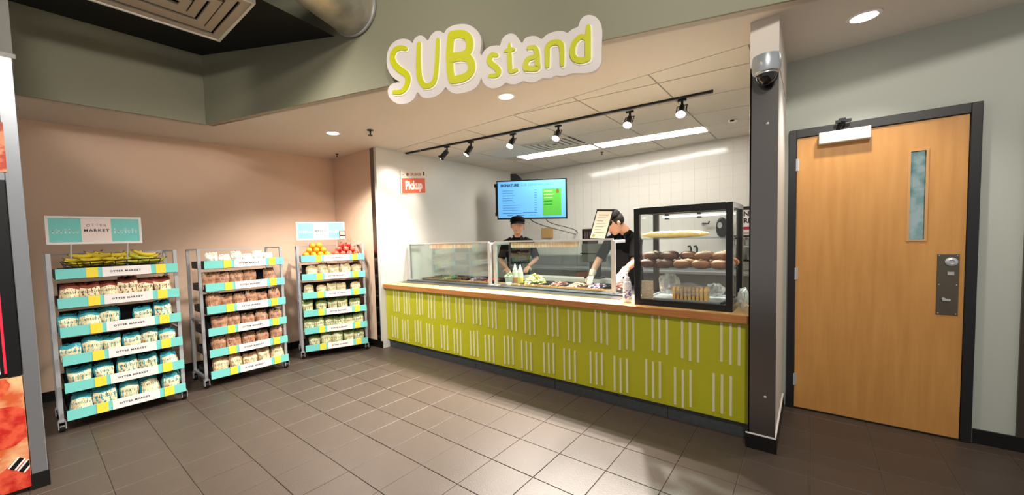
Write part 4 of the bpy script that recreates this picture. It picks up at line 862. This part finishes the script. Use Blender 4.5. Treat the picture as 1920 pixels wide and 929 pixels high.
def bag_meshes(seed, W=0.140, D=0.10, H=0.192):
    rr = random.Random(seed); nx, nz = 9, 9
    kx = [rr.uniform(-1, 1) for _ in range(8)]
    def wob(u, v, s): return 0.011 * math.sin(7 * u + kx[0] * 6 + s * 2) * math.cos(6 * v + kx[1] * 6) + 0.008 * math.sin(13 * u * kx[2] + 11 * v + kx[3] * 5 + s)
    def surf(u, v, s):      # u -1..1, v 0..1
        prof = (max(0.0, 1 - abs(u) ** 3.0)) ** 0.5 * (min(1, (v / 0.07) ** 0.5) if v < 0.07 else 1) * (1 if v < 0.62 else max(0.08, (1 - ((v - 0.62) / 0.38) ** 1.6)))
        x = u * W / 2 * (1.0 - 0.06 * math.sin(v * 5 + kx[4] * 3)) * (1.0 if v < 0.7 else 1 - 0.25 * (v - 0.7) * (1 + kx[5] * 0.4))
        y = s * D / 2 * prof + wob(u, v, s) * prof + kx[6] * 0.012 * v * v
        z = H * v * (1 + 0.07 * v * math.sin(3.2 * u + kx[7] * 3)) if v > 0.02 else 0.0
        return (x, y, z)
    body = MB(); n = nx
    for s in (-1, 1):
        vs = [surf(-1 + 2 * i / (nx - 1), j / (nz - 1), s) for j in range(nz) for i in range(nx)]
        body.add(vs, [(j * nx + i, j * nx + i + 1, (j + 1) * nx + i + 1, (j + 1) * nx + i) for j in range(nz - 1) for i in range(nx - 1)])
    def closed(mb, name):
        me = mb.mesh(name); b = bmesh.new(); b.from_mesh(me); bmesh.ops.remove_doubles(b, verts=b.verts, dist=0.0012); bmesh.ops.holes_fill(b, edges=b.edges, sides=0); bmesh.ops.recalc_face_normals(b, faces=b.faces); b.to_mesh(me); b.free(); me.shade_smooth(); me.set_sharp_from_angle(angle=math.radians(40)); return me
    bm_ = closed(body, 'pouch')
    lab = MB(); nn = 8
    def ls(u, v): p = surf(u, v, -1); return (p[0], p[1] - 0.0022, p[2])
    f = [ls(-0.90 + 1.80 * i / (nn - 1), 0.06 + 0.74 * j / (nn - 1)) for j in range(nn) for i in range(nn)]
    bk = [(x, y + 0.0015, z) for x, y, z in f]
    q = [(j * nn + i, j * nn + i + 1, (j + 1) * nn + i + 1, (j + 1) * nn + i) for j in range(nn - 1) for i in range(nn - 1)]
    lab.add(f + bk, q + [tuple(k + nn * nn for k in c[::-1]) for c in q])
    lm = lab.mesh('label_panel'); lm.shade_smooth()
    seal = MB(); m = 13
    top = []
    for i in range(m):
        u = -0.9 + 1.8 * i / (m - 1); x = u * W / 2 * 0.9; zz = H * 0.97; yy = kx[6] * 0.012 + 0.004 * math.sin(i * 2.1 + kx[0] * 4)
        top += [(x, yy - 0.0015, zz), (x, yy + 0.0015, zz), (x + 0.004 * kx[1], yy + 0.003 + 0.008 * math.sin(i * 1.3), zz + 0.018 + 0.005 * math.sin(i * 1.7 + kx[2] * 3))]
    seal.add(top, [c for i in range(m - 1) for c in ((3 * i, 3 * i + 3, 3 * i + 5, 3 * i + 2), (3 * i + 1, 3 * i + 2, 3 * i + 5, 3 * i + 4), (3 * i, 3 * i + 1, 3 * i + 4, 3 * i + 3))])
    sm = seal.mesh('top_seal'); sm.shade_smooth()
    return bm_, lm, sm
BASE = [bag_meshes(s) for s in range(6)]
LB_cream = label_mat('label_cream', (244, 230, 188), (86, 90, 58), (220, 170, 130))
LB_green = label_mat('label_green_cream', (240, 234, 190), (92, 108, 62), (196, 190, 120))
STY = {   # pouch film, label, seal
 'red':   (mat('film_red_brown', (150, 78, 62), 0.22, bump=(45, 0.5)), LB_cream, mat('seal_red', (150, 60, 54), 0.3)),
 'blue':  (mat('film_teal', (66, 164, 176), 0.22, bump=(45, 0.5)), LB_cream, mat('seal_teal', (58, 170, 186), 0.28)),
 'brown': (mat('film_brown', (150, 100, 74), 0.25, bump=(45, 0.6), noise=(30, 0.4, 0.6), rgb2=(206, 166, 130)), label_mat('label_brown', (196, 142, 110), (120, 64, 50), (236, 204, 168)), mat('seal_clear', (206, 186, 170), 0.2)),
 'tan':   (mat('film_tan', (196, 146, 104), 0.25, bump=(45, 0.6), noise=(30, 0.4, 0.6), rgb2=(222, 190, 150)), LB_cream, mat('seal_tan', (200, 120, 90), 0.25)),
 'white': (mat('film_clear_white', (226, 216, 204), 0.2, bump=(45, 0.6), noise=(26, 0.4, 0.6), rgb2=(196, 176, 156)), label_mat('label_white', (238, 228, 216), (196, 170, 150), (250, 246, 240)), mat('seal_white', (240, 236, 230), 0.2)),
 'cream': (mat('film_cream', (222, 198, 150), 0.28, bump=(45, 0.6), noise=(30, 0.4, 0.6), rgb2=(236, 220, 176)), LB_cream, mat('seal_cream', (196, 140, 108), 0.25)),
 'green': (mat('film_green', (120, 140, 80), 0.22, bump=(45, 0.5)), LB_green, mat('seal_green', (132, 156, 92), 0.28))}
VAR = {}
for sname, ms in STY.items():
    VAR[sname] = []
    for bset in BASE:
        row_ = []
        for me, m in zip(bset, ms):
            c = me.copy(); c.materials.clear(); c.materials.append(m); row_.append(c)
        VAR[sname].append(row_)
ORD = ['first', 'second', 'third', 'fourth', 'fifth', 'sixth']
SHN = ['top', 'second', 'third', 'fourth', 'fifth', 'bottom']
RKN = {1: 'banana rack', 2: 'middle rack', 3: 'fruit rack'}
DSC = {'red': 'cream bag with red top', 'blue': 'cream bag with teal top', 'brown': 'brown cookie bag', 'tan': 'tan baked goods bag', 'white': 'clear white pastry bag', 'cream': 'cream bag', 'green': 'cream and green bag'}
def bags(r, si, us, style, sc=1.0):
    rr = random.Random(r * 100 + si)
    for i, u in enumerate(us):
        k = rr.randrange(6); o, ang = ROOTS[r]
        t = thing('snack_bag', rack_pt(r, u, 0.082 + rr.uniform(-0.008, 0.012), SHZ[si] - 0.0335), '%s, %s from left on %s shelf of %s' % (DSC[style], ORD[i], SHN[si], RKN[r]), 'bag', 'bagged snacks on the %s shelf of the %s' % (SHN[si], RKN[r]), 0)
        t.rotation_euler = (rr.uniform(-0.10, 0.0), rr.uniform(-0.05, 0.05), ang + rr.uniform(-0.3, 0.3))
        q = sc * rr.uniform(0.9, 1.02); t.scale = (q * rr.uniform(0.95, 1.08), q, q * rr.uniform(0.84, 1.06))
        for nm, me in zip(('pouch', 'label_panel', 'top_seal'), VAR[style][k]): part(nm, me, t)
def sp(n, a=0.075, b=0.70): return [a + (b - a) * i / (n - 1) for i in range(n)]
bags(1, 1, [0.08, 0.20, 0.325, 0.44, 0.555, 0.69], 'red', 1.06)
bags(1, 2, [0.055, 0.18, 0.31, 0.53, 0.68], 'blue', 1.0)
bags(1, 3, sp(6, 0.055), 'blue', 1.0)
bags(1, 4, sp(5, 0.10), 'blue', 1.06)
bags(1, 5, sp(5, 0.09), 'blue', 1.05)
bags(2, 0, sp(6, 0.1, 0.66), 'white', 0.8)
bags(2, 1, [0.055, 0.175, 0.32, 0.45, 0.675], 'brown', 0.98)
bags(2, 2, sp(6, 0.09), 'brown', 0.98)
bags(2, 3, sp(5, 0.12), 'brown', 1.0)
bags(2, 4, sp(5, 0.11), 'brown', 1.0)
bags(2, 5, sp(5, 0.11), 'tan', 1.0)
bags(3, 1, sp(5, 0.13), 'cream', 1.02)
bags(3, 2, [0.08, 0.24, 0.37, 0.49, 0.68], 'cream', 0.98)
bags(3, 3, [0.06, 0.22, 0.37, 0.50, 0.66], 'green', 0.98)
bags(3, 4, sp(6, 0.06), 'green', 0.98)
bags(3, 5, sp(5, 0.12), 'green', 1.02)
# bananas in a wire basket
lpart('riser', MB().box(0.03, RW - 0.06, 0.03, RD, SHZ[0] - 0.036, SHZ[0] + 0.040), M_basket, R1)
lpart('riser', MB().box(0.012, RW - 0.04, 0.016, RD, SHZ[0] - 0.036, SHZ[0] + 0.004), M_basket, R3)
t = thing('wire_basket', rack_pt(1, 0.38, 0.2, SHZ[0] + 0.0405), 'black wire basket under the bananas', 'basket', None, math.radians(90))
def wire(pts, r=0.003): 
    return MB().tube(pts, r, 6)
bw = [(-0.31, -0.13), (0.29, -0.13), (0.29, 0.16), (-0.31, 0.16)]
for z in (0.004, 0.03, 0.055):
    lpart('hoop', wire([(x * (1 + z * 0.8), y * (1 + z * 0.8), z) for x, y in bw + bw[:1]], 0.004), M_blk, t)
for k in range(9):
    x = -0.31 + k * 0.075
    lpart('wire', wire([(x * 1.07, -0.13 * 1.07, 0.055), (x, -0.13, 0.004), (x, 0.16, 0.004), (x * 1.07, 0.16 * 1.07, 0.055)], 0.003), M_blk, t)
M_ban = mat('banana_skin', (228, 200, 44), 0.45, noise=(12, 0.38, 0.6), rgb2=(196, 176, 50))
M_bang = mat('banana_greenish', (190, 190, 56), 0.45, noise=(12, 0.38, 0.6), rgb2=(160, 164, 52))
def banana_mesh(seed):
    rr = random.Random(seed); L = 0.19; bend = rr.uniform(0.8, 1.2); pts = []; rad = []
    for i in range(11):
        q = i / 10; a = (q - 0.5) * bend; Rr = L / bend
        pts.append((Rr * math.sin(a), 0, -Rr * math.cos(a) + Rr + 0.018)); rad.append(0.019 * (0.28 + 0.72 * min(1, math.sin(PI * min(1, max(0, q * 0.92 + 0.06))) * 1.35)))
    body = MB().tube(pts, rad, 8).mesh('peel'); body.shade_smooth()
    e = Vector(pts[-1]); d = (Vector(pts[-1]) - Vector(pts[-2])).normalized()
    stem = MB().tube([e - d * 0.004, e + d * 0.022], [0.0062, 0.0045], 6).mesh('stem')
    tip = MB().ball(Vector(pts[0]), 0.006, 6, 4).mesh('tip')
    return body, stem, tip
BN_ = [banana_mesh(s) for s in range(3)]
for a_, b_, c_ in BN_: b_.materials.append(mat('banana_stem', (120, 104, 44), 0.6)); c_.materials.append(mat('banana_tip', (40, 32, 20), 0.6))
BNG = []
for a_, b_, c_ in BN_:
    g = a_.copy(); a_.materials.append(M_ban); g.materials.append(M_bang); BNG.append((g, b_, c_))
rb = random.Random(5); nb = 0
for layer in range(3):
    for i in range(11 - layer):
        u = 0.12 + layer * 0.025 + i * 0.052 + rb.uniform(-0.008, 0.008)
        ob = thing('banana', rack_pt(1, u, 0.13 + 0.05 * (i % 2) + 0.03 * layer, SHZ[0] + 0.050 + layer * 0.034), 'yellow banana in the heap on top of the left market rack', 'banana', 'bananas heaped on the left rack')
        ob.rotation_euler = (rb.uniform(-0.3, 0.3), rb.uniform(-0.25, 0.25), PI / 2 + rb.uniform(-0.7, 0.7) + (PI if rb.random() < 0.4 else 0))
        src = BNG if (u > 0.5 and rb.random() < 0.5) else BN_
        for nm, me in zip(('peel', 'stem', 'tip'), src[rb.randrange(3)]): part(nm, me, ob)
# oranges and apples
org = MB().ball((0, 0, 0), (0.042, 0.042, 0.040), 16, 10).mesh('skin'); org.shade_smooth(); org.materials.append(mat('orange_peel', (244, 164, 30), 0.4, noise=(20, 0.35, 0.65), rgb2=(238, 140, 24), bump=(300, 0.15)))
ost = MB().lathe([(0.005, 0.034), (0.004, 0.038), (0.001, 0.039)], (0, 0, 0), 7).mesh('stem'); ost.materials.append(mat('fruit_stem', (92, 110, 50), 0.6))
prof = [(0.0005, -0.028), (0.012, -0.033), (0.026, -0.026), (0.036, -0.006), (0.038, 0.010), (0.032, 0.026), (0.018, 0.033), (0.008, 0.029), (0.001, 0.024)]
app = MB().lathe(prof, (0, 0, 0), 16).mesh('skin'); app.shade_smooth(); app.materials.append(mat('apple_red', (196, 40, 52), 0.28, noise=(9, 0.36, 0.62), rgb2=(226, 120, 88)))
ast = MB().tube([(0, 0, 0.022), (0.002, 0, 0.034), (0.007, 0.002, 0.044)], [0.0022, 0.002, 0.0026], 6).mesh('stem'); ast.materials.append(mat('apple_stem', (70, 50, 30), 0.7))
def pile(u0, u1, n0, me, stem, nm, lab, cat, grp, seed):
    rr = random.Random(seed); z0 = SHZ[0] + 0.004 + 0.042
    for layer, (rows) in enumerate(((0.065, 0.145, 0.225), (0.10, 0.185), (0.14, 0.22))):
        for j, v in enumerate(rows):
            m = n0 - layer
            for i in range(m):
                u = u0 + (u1 - u0) * (i + 0.5 * (layer % 2) + 0.5) / n0 if layer < 2 else u0 + (u1 - u0) * (i + 1.5) / n0
                o = thing(nm, rack_pt(3, u + rr.uniform(-0.004, 0.004), v + rr.uniform(-0.004, 0.004), z0 + layer * 0.060), lab, cat, grp)
                o.rotation_euler = (rr.uniform(-0.9, 0.9), rr.uniform(-0.9, 0.9), rr.uniform(0, 6)); q = rr.uniform(0.94, 1.04); o.scale = (q, q, q)
                part('skin', me, o); part('stem', stem, o)
pile(0.03, 0.37, 4, org, ost, 'orange', 'round orange in the heap beside the apples on the right rack', 'orange', 'oranges on the right rack', 1)
pile(0.40, 0.75, 4, app, ast, 'apple', 'red apple in the heap beside the oranges on the right rack', 'apple', 'apples on the right rack', 2)

# ------------------------------------------------------------------ steel column and drinks cooler at the left edge
struct(MB().box(-0.15, 0.18, -3.345, -3.276, 0.1, 2.72).box(-0.15, 0.18, -3.9, -3.345, 1.95, 2.72).build('wall_column', mat('column_steel', (160, 164, 170), 0.3, 0.75, bump=(40, 0.03), stretch=(1, 1, 14)), bevel=0.003))
struct(MB().box(-0.15, 0.172, -3.9, -3.272, 2.72, 3.9).build('wall_column_top', mat('light_grey_panel', (196, 196, 190), 0.5)))
struct(MB().box(0.172, 0.184, -3.9, -3.262, 2.70, 2.725).build('trim_4', M_card))
struct(MB().box(-0.15, 0.186, -3.36, -3.27, 0, 0.1).build('baseboard_column', M_black))
t = thing('drinks_cooler', (0.0, -3.6, 0.72), 'black drinks cooler front with a red light strip at the left edge', 'cooler')
MB().box(-0.15, 0.17, -3.9, -3.347, 0.745, 1.95).build('cabinet', M_blk, t)
MB().box(0.17, 0.19, -3.405, -3.35, 0.745, 1.95).box(0.17, 0.19, -3.9, -3.405, 1.90, 1.95).build('door_frame', M_blkm, t)
MB().box(0.172, 0.186, -3.416, -3.405, 0.77, 1.88).build('red_strip', mat('red_strip', (206, 40, 62), 0.4, emit=0.5), t)
MB().box(0.172, 0.184, -3.442, -3.432, 0.77, 1.88).build('white_strip', mat('white_strip', (236, 238, 246), 0.4, emit=0.6), t)
tag(MB().box(0.181, 0.185, -3.6, -3.335, 2.0, 2.30).build('poster', mat('red_poster', (186, 66, 44), 0.5, noise=(22, 0.42, 0.58), rgb2=(232, 150, 110))), 'red printed card on the steel above the drinks cooler', 'poster')
# pizza panel below the cooler
pz = thing('pizza_poster', (0.17, -3.6, 0.0), 'panel printed with a pepperoni pizza close-up below the drinks cooler', 'poster')
MB().box(0.10, 0.186, -3.9, -3.349, 0.03, 0.742).build('panel', mat('pizza_cheese', (232, 190, 140), 0.45, noise=(7, 0.40, 0.62), rgb2=(206, 92, 46)), pz)
rz = random.Random(8)
for i, (y, z, r, m) in enumerate(((-3.44, 0.44, 0.13, (192, 38, 30)), (-3.40, 0.10, 0.10, (186, 36, 28)), (-3.50, 0.70, 0.10, (200, 62, 40)), (-3.62, 0.25, 0.13, (190, 40, 30)))):
    pl = [(y + r * math.cos(a) * rz.uniform(0.92, 1.06), z + r * math.sin(a) * rz.uniform(0.92, 1.06)) for a in [2 * PI * k / 20 for k in range(20)]]
    pl = clip(pl, -3.9, -3.35, 0.032, 0.74)
    MB().prism(pl, 0.1862, 0.1872, lambda u, v, o: (o, u, v)).build('pepperoni_print', mat('pepperoni_%d' % i, m, 0.4, noise=(16, 0.42, 0.6), rgb2=(m[0] + 30, m[1] + 50, m[2] + 30)), pz)
for (y, z, a) in ((-3.40, 0.20, 0.9), (-3.365, 0.17, 0.9), (-3.50, 0.25, 0.7)):
    L = 0.035; d = (math.cos(a) * L, math.sin(a) * L); n_ = (-math.sin(a) * 0.011, math.cos(a) * 0.011)
    for q, m in ((1.8, M_card), (1.0, M_blk)):
        pl = clip([(y - d[0] * 1.0 - n_[0] * q, z - d[1] - n_[1] * q), (y + d[0] - n_[0] * q, z + d[1] - n_[1] * q), (y + d[0] + n_[0] * q, z + d[1] + n_[1] * q), (y - d[0] + n_[0] * q, z - d[1] + n_[1] * q)], -3.9, -3.35, 0.032, 0.74)
        MB().prism(pl, 0.1874, 0.1886 + (0.0006 if q == 1.0 else 0), lambda u, v, o: (o, u, v)).build('olive_print', m, pz)

# ------------------------------------------------------------------ people
def remeshed(mb, name, m, parent, voxel=0.009, smooth=4):
    me = mb.mesh(name); o = bpy.data.objects.new('tmp', me); COL.objects.link(o)
    r = o.modifiers.new('r', 'REMESH'); r.mode = 'VOXEL'; r.voxel_size = voxel
    s = o.modifiers.new('s', 'SMOOTH'); s.iterations = smooth; s.factor = 0.5
    dg = bpy.context.evaluated_depsgraph_get(); me2 = bpy.data.meshes.new_from_object(o.evaluated_get(dg))
    bpy.data.objects.remove(o); me2.name = name; me2.materials.clear(); me2.shade_smooth()
    return link(name, me2, m, parent)
M_skin = mat('skin', (224, 172, 146), 0.5, 0, 0.35)
M_shirt = mat('black_polo', (13, 13, 15), 0.85, 0, 0.2)
M_apron = mat('dark_apron', (34, 33, 36), 0.8)
M_trou = mat('dark_trousers', (26, 26, 30), 0.8)
M_cap = mat('black_cap', (11, 11, 13), 0.85, 0, 0.2)
M_hair = mat('dark_hair', (26, 19, 16), 0.6)
M_glove = mat('clear_glove', (226, 214, 200), 0.3)
M_eye = mat('eye_white', (236, 234, 230), 0.3); M_iris = mat('iris', (50, 36, 28), 0.3); M_lip = mat('lips', (190, 96, 90), 0.5); M_teeth = mat('teeth', (240, 236, 228), 0.3); M_brow = mat('brow', (72, 50, 38), 0.7); M_shoe = mat('black_shoe', (16, 16, 17), 0.5)
def hand(mb, wr, d, pn, L=0.18, curl=0.5, thumb=1):
    """palm plus five bent fingers; d points to the fingertips, pn out of the back of the hand"""
    d = Vector(d).normalized(); pn = Vector(pn); pn = (pn - d * pn.dot(d)).normalized(); s = d.cross(pn) * thumb; wr = Vector(wr)
    pm = wr + d * L * 0.28
    M = Matrix((s, d, pn)).transposed()
    mb.ball(pm, (0.04, L * 0.30, 0.017), 12, 8, M)
    for k, (off, ln) in enumerate(((-0.031, 0.40), (-0.011, 0.46), (0.010, 0.43), (0.029, 0.34))):
        a = wr + d * L * 0.48 + s * off; b = a + (d - pn * 0.25 * curl).normalized() * L * ln * 0.45; c = b + (d - pn * 1.0 * curl).normalized() * L * ln * 0.33; e = c + (d - pn * 1.8 * curl).normalized() * L * ln * 0.25
        mb.tube([a - d * 0.02, a, b, c, e], [0.010, 0.0095, 0.009, 0.0082, 0.0065], 8).ball(e, 0.0066, 6, 5)
    a = wr + d * L * 0.16 - s * 0.030; b = a + (d * 0.7 - s * 0.75 - pn * 0.2).normalized() * 0.036; c = b + (d * 0.95 - s * 0.3 - pn * 0.3 * curl).normalized() * 0.028; e = c + (d - pn * 0.3).normalized() * 0.02
    mb.tube([a + s * 0.012, a, b, c, e], [0.013, 0.013, 0.011, 0.0095, 0.007], 8).ball(e, 0.007, 6, 5)
def person(name, base, label, hd, look, up, neck, shl, shr, chest, belly, hip, armL, armR, glove, smile, sidev):
    t = thing(name, base, label, 'person')
    look = Vector(look).normalized(); up = Vector(up); up = (up - look * up.dot(look)).normalized(); sd = look.cross(up)    # sd: person's right
    hd = Vector(hd); Mh = Matrix((sd * 1.24, look * 1.08, up * 1.05)).transposed()
    def hp(x, y, z): return hd + Mh @ Vector((x, y, z))
    S = Vector(sidev).normalized()
    neck, shl, shr, chest, belly, hip = [Vector(p) for p in (neck, shl, shr, chest, belly, hip)]
    body = MB()
    body.ball(hp(0, 0.0, 0.012), (0.076, 0.096, 0.108), 18, 12, Mh).ball(hp(0, 0.028, -0.055), (0.056, 0.062, 0.066), 14, 10, Mh)
    body.ball(hp(0, 0.055, -0.098), (0.03, 0.028, 0.022), 10, 8, Mh)
    body.tube([hp(0, 0.086, 0.012), hp(0, 0.106, -0.026), hp(0, 0.088, -0.034)], [0.009, 0.0135, 0.012], 8)
    for q in (-1, 1): body.ball(hp(0.078 * q, -0.012, -0.012), (0.009, 0.017, 0.028), 8, 7, Mh)
    body.tube([hp(0, -0.02, -0.03), neck], [0.054, 0.058], 12)
    torso = [(neck + (chest - neck) * 0.02, 0.062, 0.058), (neck + (chest - neck) * 0.22, 0.135, 0.082), (neck + (chest - neck) * 0.45, 0.182, 0.104), (chest, 0.178, 0.118), (belly, 0.160, 0.112), (hip, 0.166, 0.116), (hip - Vector((0, 0, 0.1)), 0.14, 0.1)]
    def torso_tube(mb, g, upto=7): mb.tube([p for p, a, b in torso[:upto]], [(a + g, b + g) for p, a, b in torso[:upto]], 18, flat=S)
    torso_tube(body, -0.008)
    for pts in (armL, armR):
        p = [Vector(q) for q in pts]
        body.ball(p[0], 0.05, 10, 8).tube([p[0], (p[0] + p[1]) / 2, p[1], p[1] + (p[2] - p[1]) * 0.3, p[2]], [0.047, 0.043, 0.038, 0.039, 0.026], 12)
    feet = []
    for q in (-1, 1):
        h0 = hip + S * (0.085 * q) - Vector((0, 0, 0.04)); kn = Vector((base[0] + S.x * 0.095 * q, base[1] + S.y * 0.095 * q, 0.50)) + (hip - Vector((base[0], base[1], hip.z))) * 0.5; an = Vector((base[0] + S.x * 0.1 * q, base[1] + S.y * 0.1 * q, 0.085))
        body.tube([h0, kn, kn + (an - kn) * 0.3, an], [0.084, 0.058, 0.056, 0.036], 12); feet.append((h0, kn, an))
    for (pts, cu, th) in ((armL, 0.5, 1), (armR, 0.6, -1)):
        if glove:
            gl = MB(); w0 = Vector(pts[2]); hand(gl, w0, pts[3], pts[4], 0.185, cu, th)
            gl.tube([w0 - (w0 - Vector(pts[1])).normalized() * 0.05, w0 + Vector(pts[3]).normalized() * 0.03], [0.042, 0.032], 10)
            remeshed(gl, 'glove', M_glove, t, 0.0055, 2)
        else: hand(body, pts[2], pts[3], pts[4], 0.185, cu, th)
    bo = remeshed(body, 'body', M_skin, t, 0.0075, 3)
    shirt = MB(); torso_tube(shirt, 0.008, 6)
    for pts in (armL, armR):
        p = [Vector(q) for q in pts]; e = p[0] + (p[1] - p[0]) * 0.86
        shirt.ball(p[0], 0.064, 10, 8).tube([neck + (p[0] - neck) * 0.45 - Vector((0, 0, 0.02)), p[0], e], [0.075, 0.062, 0.060], 12)
    so = remeshed(shirt, 'shirt', M_shirt, t, 0.009, 4)
    fdir = S.cross(Vector((0, 0, 1))); fdir = fdir if fdir.dot(look) > 0 else -fdir
    col = MB()
    for q in (-1, 1): col.tube([neck - fdir * 0.05 + Vector((0, 0, 0.02)), neck + S * (0.062 * q) + Vector((0, 0, 0.012)), neck + fdir * 0.075 + S * (0.035 * q) - Vector((0, 0, 0.035)), neck + fdir * 0.095 + S * (0.05 * q) - Vector((0, 0, 0.075))], [(0.007, 0.02), (0.007, 0.022), (0.007, 0.022), (0.005, 0.008)], 8)
    col.build('collar', M_shirt, so, smooth=60)
    tr = MB().tube([hip + Vector((0, 0, 0.06)), hip, hip - Vector((0, 0, 0.1))], [(0.172, 0.122), (0.176, 0.126), (0.15, 0.115)], 16, flat=S)
    for h0, kn, an in feet: tr.tube([h0, kn, an], [0.094, 0.07, 0.058], 12)
    remeshed(tr, 'trousers', M_trou, t, 0.012, 4)
    for h0, kn, an in feet:
        MB().ball(an + fdir * 0.06 - Vector((0, 0, 0.047)), (0.045, 0.13, 0.038), 12, 8, Matrix((S, fdir, Vector((0, 0, 1)))).transposed()).tube([an + Vector((0, 0, 0.03)), an - Vector((0, 0, 0.04))], [0.045, 0.05], 10).build('shoe', M_shoe, t, smooth=60)
    ap = MB(); n = 8; c0 = chest + (belly - chest) * 0.2
    vs = []
    for z in range(6):
        p = c0 + (hip - Vector((0, 0, 0.35)) - c0) * (z / 5)
        for i in range(n):
            u = -1 + 2 * i / (n - 1); wv = 0.12 if z == 0 else 0.165; vs.append(p + S * (u * wv) + fdir * (0.142 - 0.055 * u * u))
    fs = [(z * n + i, z * n + i + 1, (z + 1) * n + i + 1, (z + 1) * n + i) for z in range(5) for i in range(n - 1)]
    ap.add(vs + [v + fdir * 0.004 for v in vs], fs + [tuple(k + 6 * n for k in f[::-1]) for f in fs]); ap.build('apron', M_apron, t, smooth=60)
    # face
    for q in (-1, 1):
        e = MB().ball(hp(0.031 * q, 0.082, 0.006), (0.0125, 0.009, 0.0085), 10, 7, Mh).build('eye', M_eye, t, smooth=60)
        MB().ball(hp(0.031 * q, 0.0895, 0.006), (0.0058, 0.003, 0.0058), 8, 6, Mh).build('iris', M_iris, e, smooth=60)
        MB().tube([hp(0.014 * q, 0.094, 0.026), hp(0.032 * q, 0.092, 0.031), hp(0.05 * q, 0.079, 0.025)], [0.003, 0.004, 0.002], 6).build('eyebrow', M_brow, t, smooth=60)
    mo = MB().tube([hp(-0.028, 0.078, -0.056), hp(-0.012, 0.091, -0.066), hp(0.012, 0.091, -0.066), hp(0.028, 0.078, -0.056)], [0.003, 0.007, 0.007, 0.003], 8).build('mouth', M_lip, t, smooth=60)
    if smile: MB().tube([hp(-0.02, 0.087, -0.059), hp(-0.01, 0.095, -0.064), hp(0.01, 0.095, -0.064), hp(0.02, 0.087, -0.059)], [0.002, 0.0042, 0.0042, 0.002], 8).build('teeth', M_teeth, mo, smooth=60)
    # hair below the cap, cap and brim
    hr = MB(); 
    hr.ball(hp(0, -0.018, 0.018), (0.084, 0.094, 0.098), 18, 12, Mh)
    hv = []
    for p in hr.v:
        l = Mh.inverted() @ (Vector(p) - hd)
        if l.y > 0.035 and l.z < 0.07: l.y = 0.035
        if l.z < -0.05: l.z = -0.05
        hv.append(tuple(hd + Mh @ l))
    hr.v = hv; hr.build('hair', M_hair, t, smooth=60)
    cp = MB().lathe([(0.090, 0.046), (0.094, 0.06), (0.091, 0.085), (0.078, 0.112), (0.05, 0.130), (0.012, 0.136)], (0, 0, 0), 22)
    cp.v = [tuple(hp(x * 0.95, y * 1.10 - 0.004, z)) for x, y, z in cp.v]
    co = cp.build('cap', M_cap, t, smooth=50)
    bv = []; nb_ = 13
    for i in range(nb_):
        a = PI * (0.12 + 0.76 * i / (nb_ - 1)); cx, sy = math.cos(a), math.sin(a)
        for r in (0.0, 1.0):
            for dz in (0.0, 0.006):
                bv.append(hp(0.088 * cx * (1 + 0.02 * r), 0.096 * sy + 0.072 * r * sy, 0.052 - 0.022 * r - 0.02 * cx * cx + dz))
    bf = []
    for i in range(nb_ - 1):
        a = 4 * i; b = a + 4; bf += [(a, b, b + 2, a + 2), (a + 1, a + 3, b + 3, b + 1), (a + 2, b + 2, b + 3, a + 3), (a, a + 1, b + 1, b)]
    MB().add(bv, bf).build('brim', M_cap, co, smooth=50)
    MB().ball(hp(0, -0.004, 0.137), 0.008, 8, 5).build('button', M_cap, co, smooth=60)
    return t
Sx = Vector((0.81, 0.58, 0)); Fx = Vector((0.58, -0.81, 0))
B1 = Vector((0.57, 1.50, 0))
def L1(x, y, z): return B1 + Sx * x + Fx * y + Vector((0, 0, z))
person('person', (0.57, 1.50, 0), 'smiling person in a black cap and black polo behind the sneeze guard', L1(0, 0.10, 1.70), Fx + Vector((0, 0, -0.04)), (0, 0, 1), L1(0, 0.03, 1.535), None or L1(0.19, 0, 1.44), L1(-0.19, 0, 1.44), L1(0, 0.0, 1.30), L1(0, -0.01, 1.10), L1(0, -0.04, 0.95),
       (L1(0.19, 0.01, 1.43), L1(0.27, 0.06, 1.19), L1(0.14, 0.27, 1.10), Fx * 0.9 - Sx * 0.35 + Vector((0, 0, -0.35)), (0, 0, 1)),
       (L1(-0.19, 0.01, 1.43), L1(-0.265, 0.05, 1.18), L1(-0.17, 0.27, 1.08), Fx * 0.9 + Sx * 0.2 + Vector((0, 0, -0.35)), (0, 0, 1)), False, True, Sx)
# worker bending over the table, reaching down with gloved hands
S2 = Vector((0.97, -0.24, 0)); F2 = Vector((-0.24, -0.97, 0))
person('person', (2.24, 1.50, 0), 'person in black cap and shirt bending over the prep table with gloves on', (2.255, 0.97, 1.655), Vector((-0.62, -0.52, -0.58)), Vector((-0.45, -0.35, 0.75)), (2.345, 1.08, 1.545), (2.46, 1.06, 1.45), (2.15, 1.12, 1.46), (2.30, 1.20, 1.39), (2.27, 1.35, 1.18), (2.24, 1.47, 0.98),
       ((2.45, 1.08, 1.45), (2.49, 0.92, 1.22), (2.41, 0.80, 1.12), Vector((-0.15, -0.75, -0.45)), (0.1, -0.4, 1)),
       ((2.15, 1.10, 1.45), (2.055, 0.98, 1.22), (2.04, 0.84, 1.08), Vector((0.05, -0.62, -0.75)), (-0.2, -0.7, 0.6)), True, False, S2)
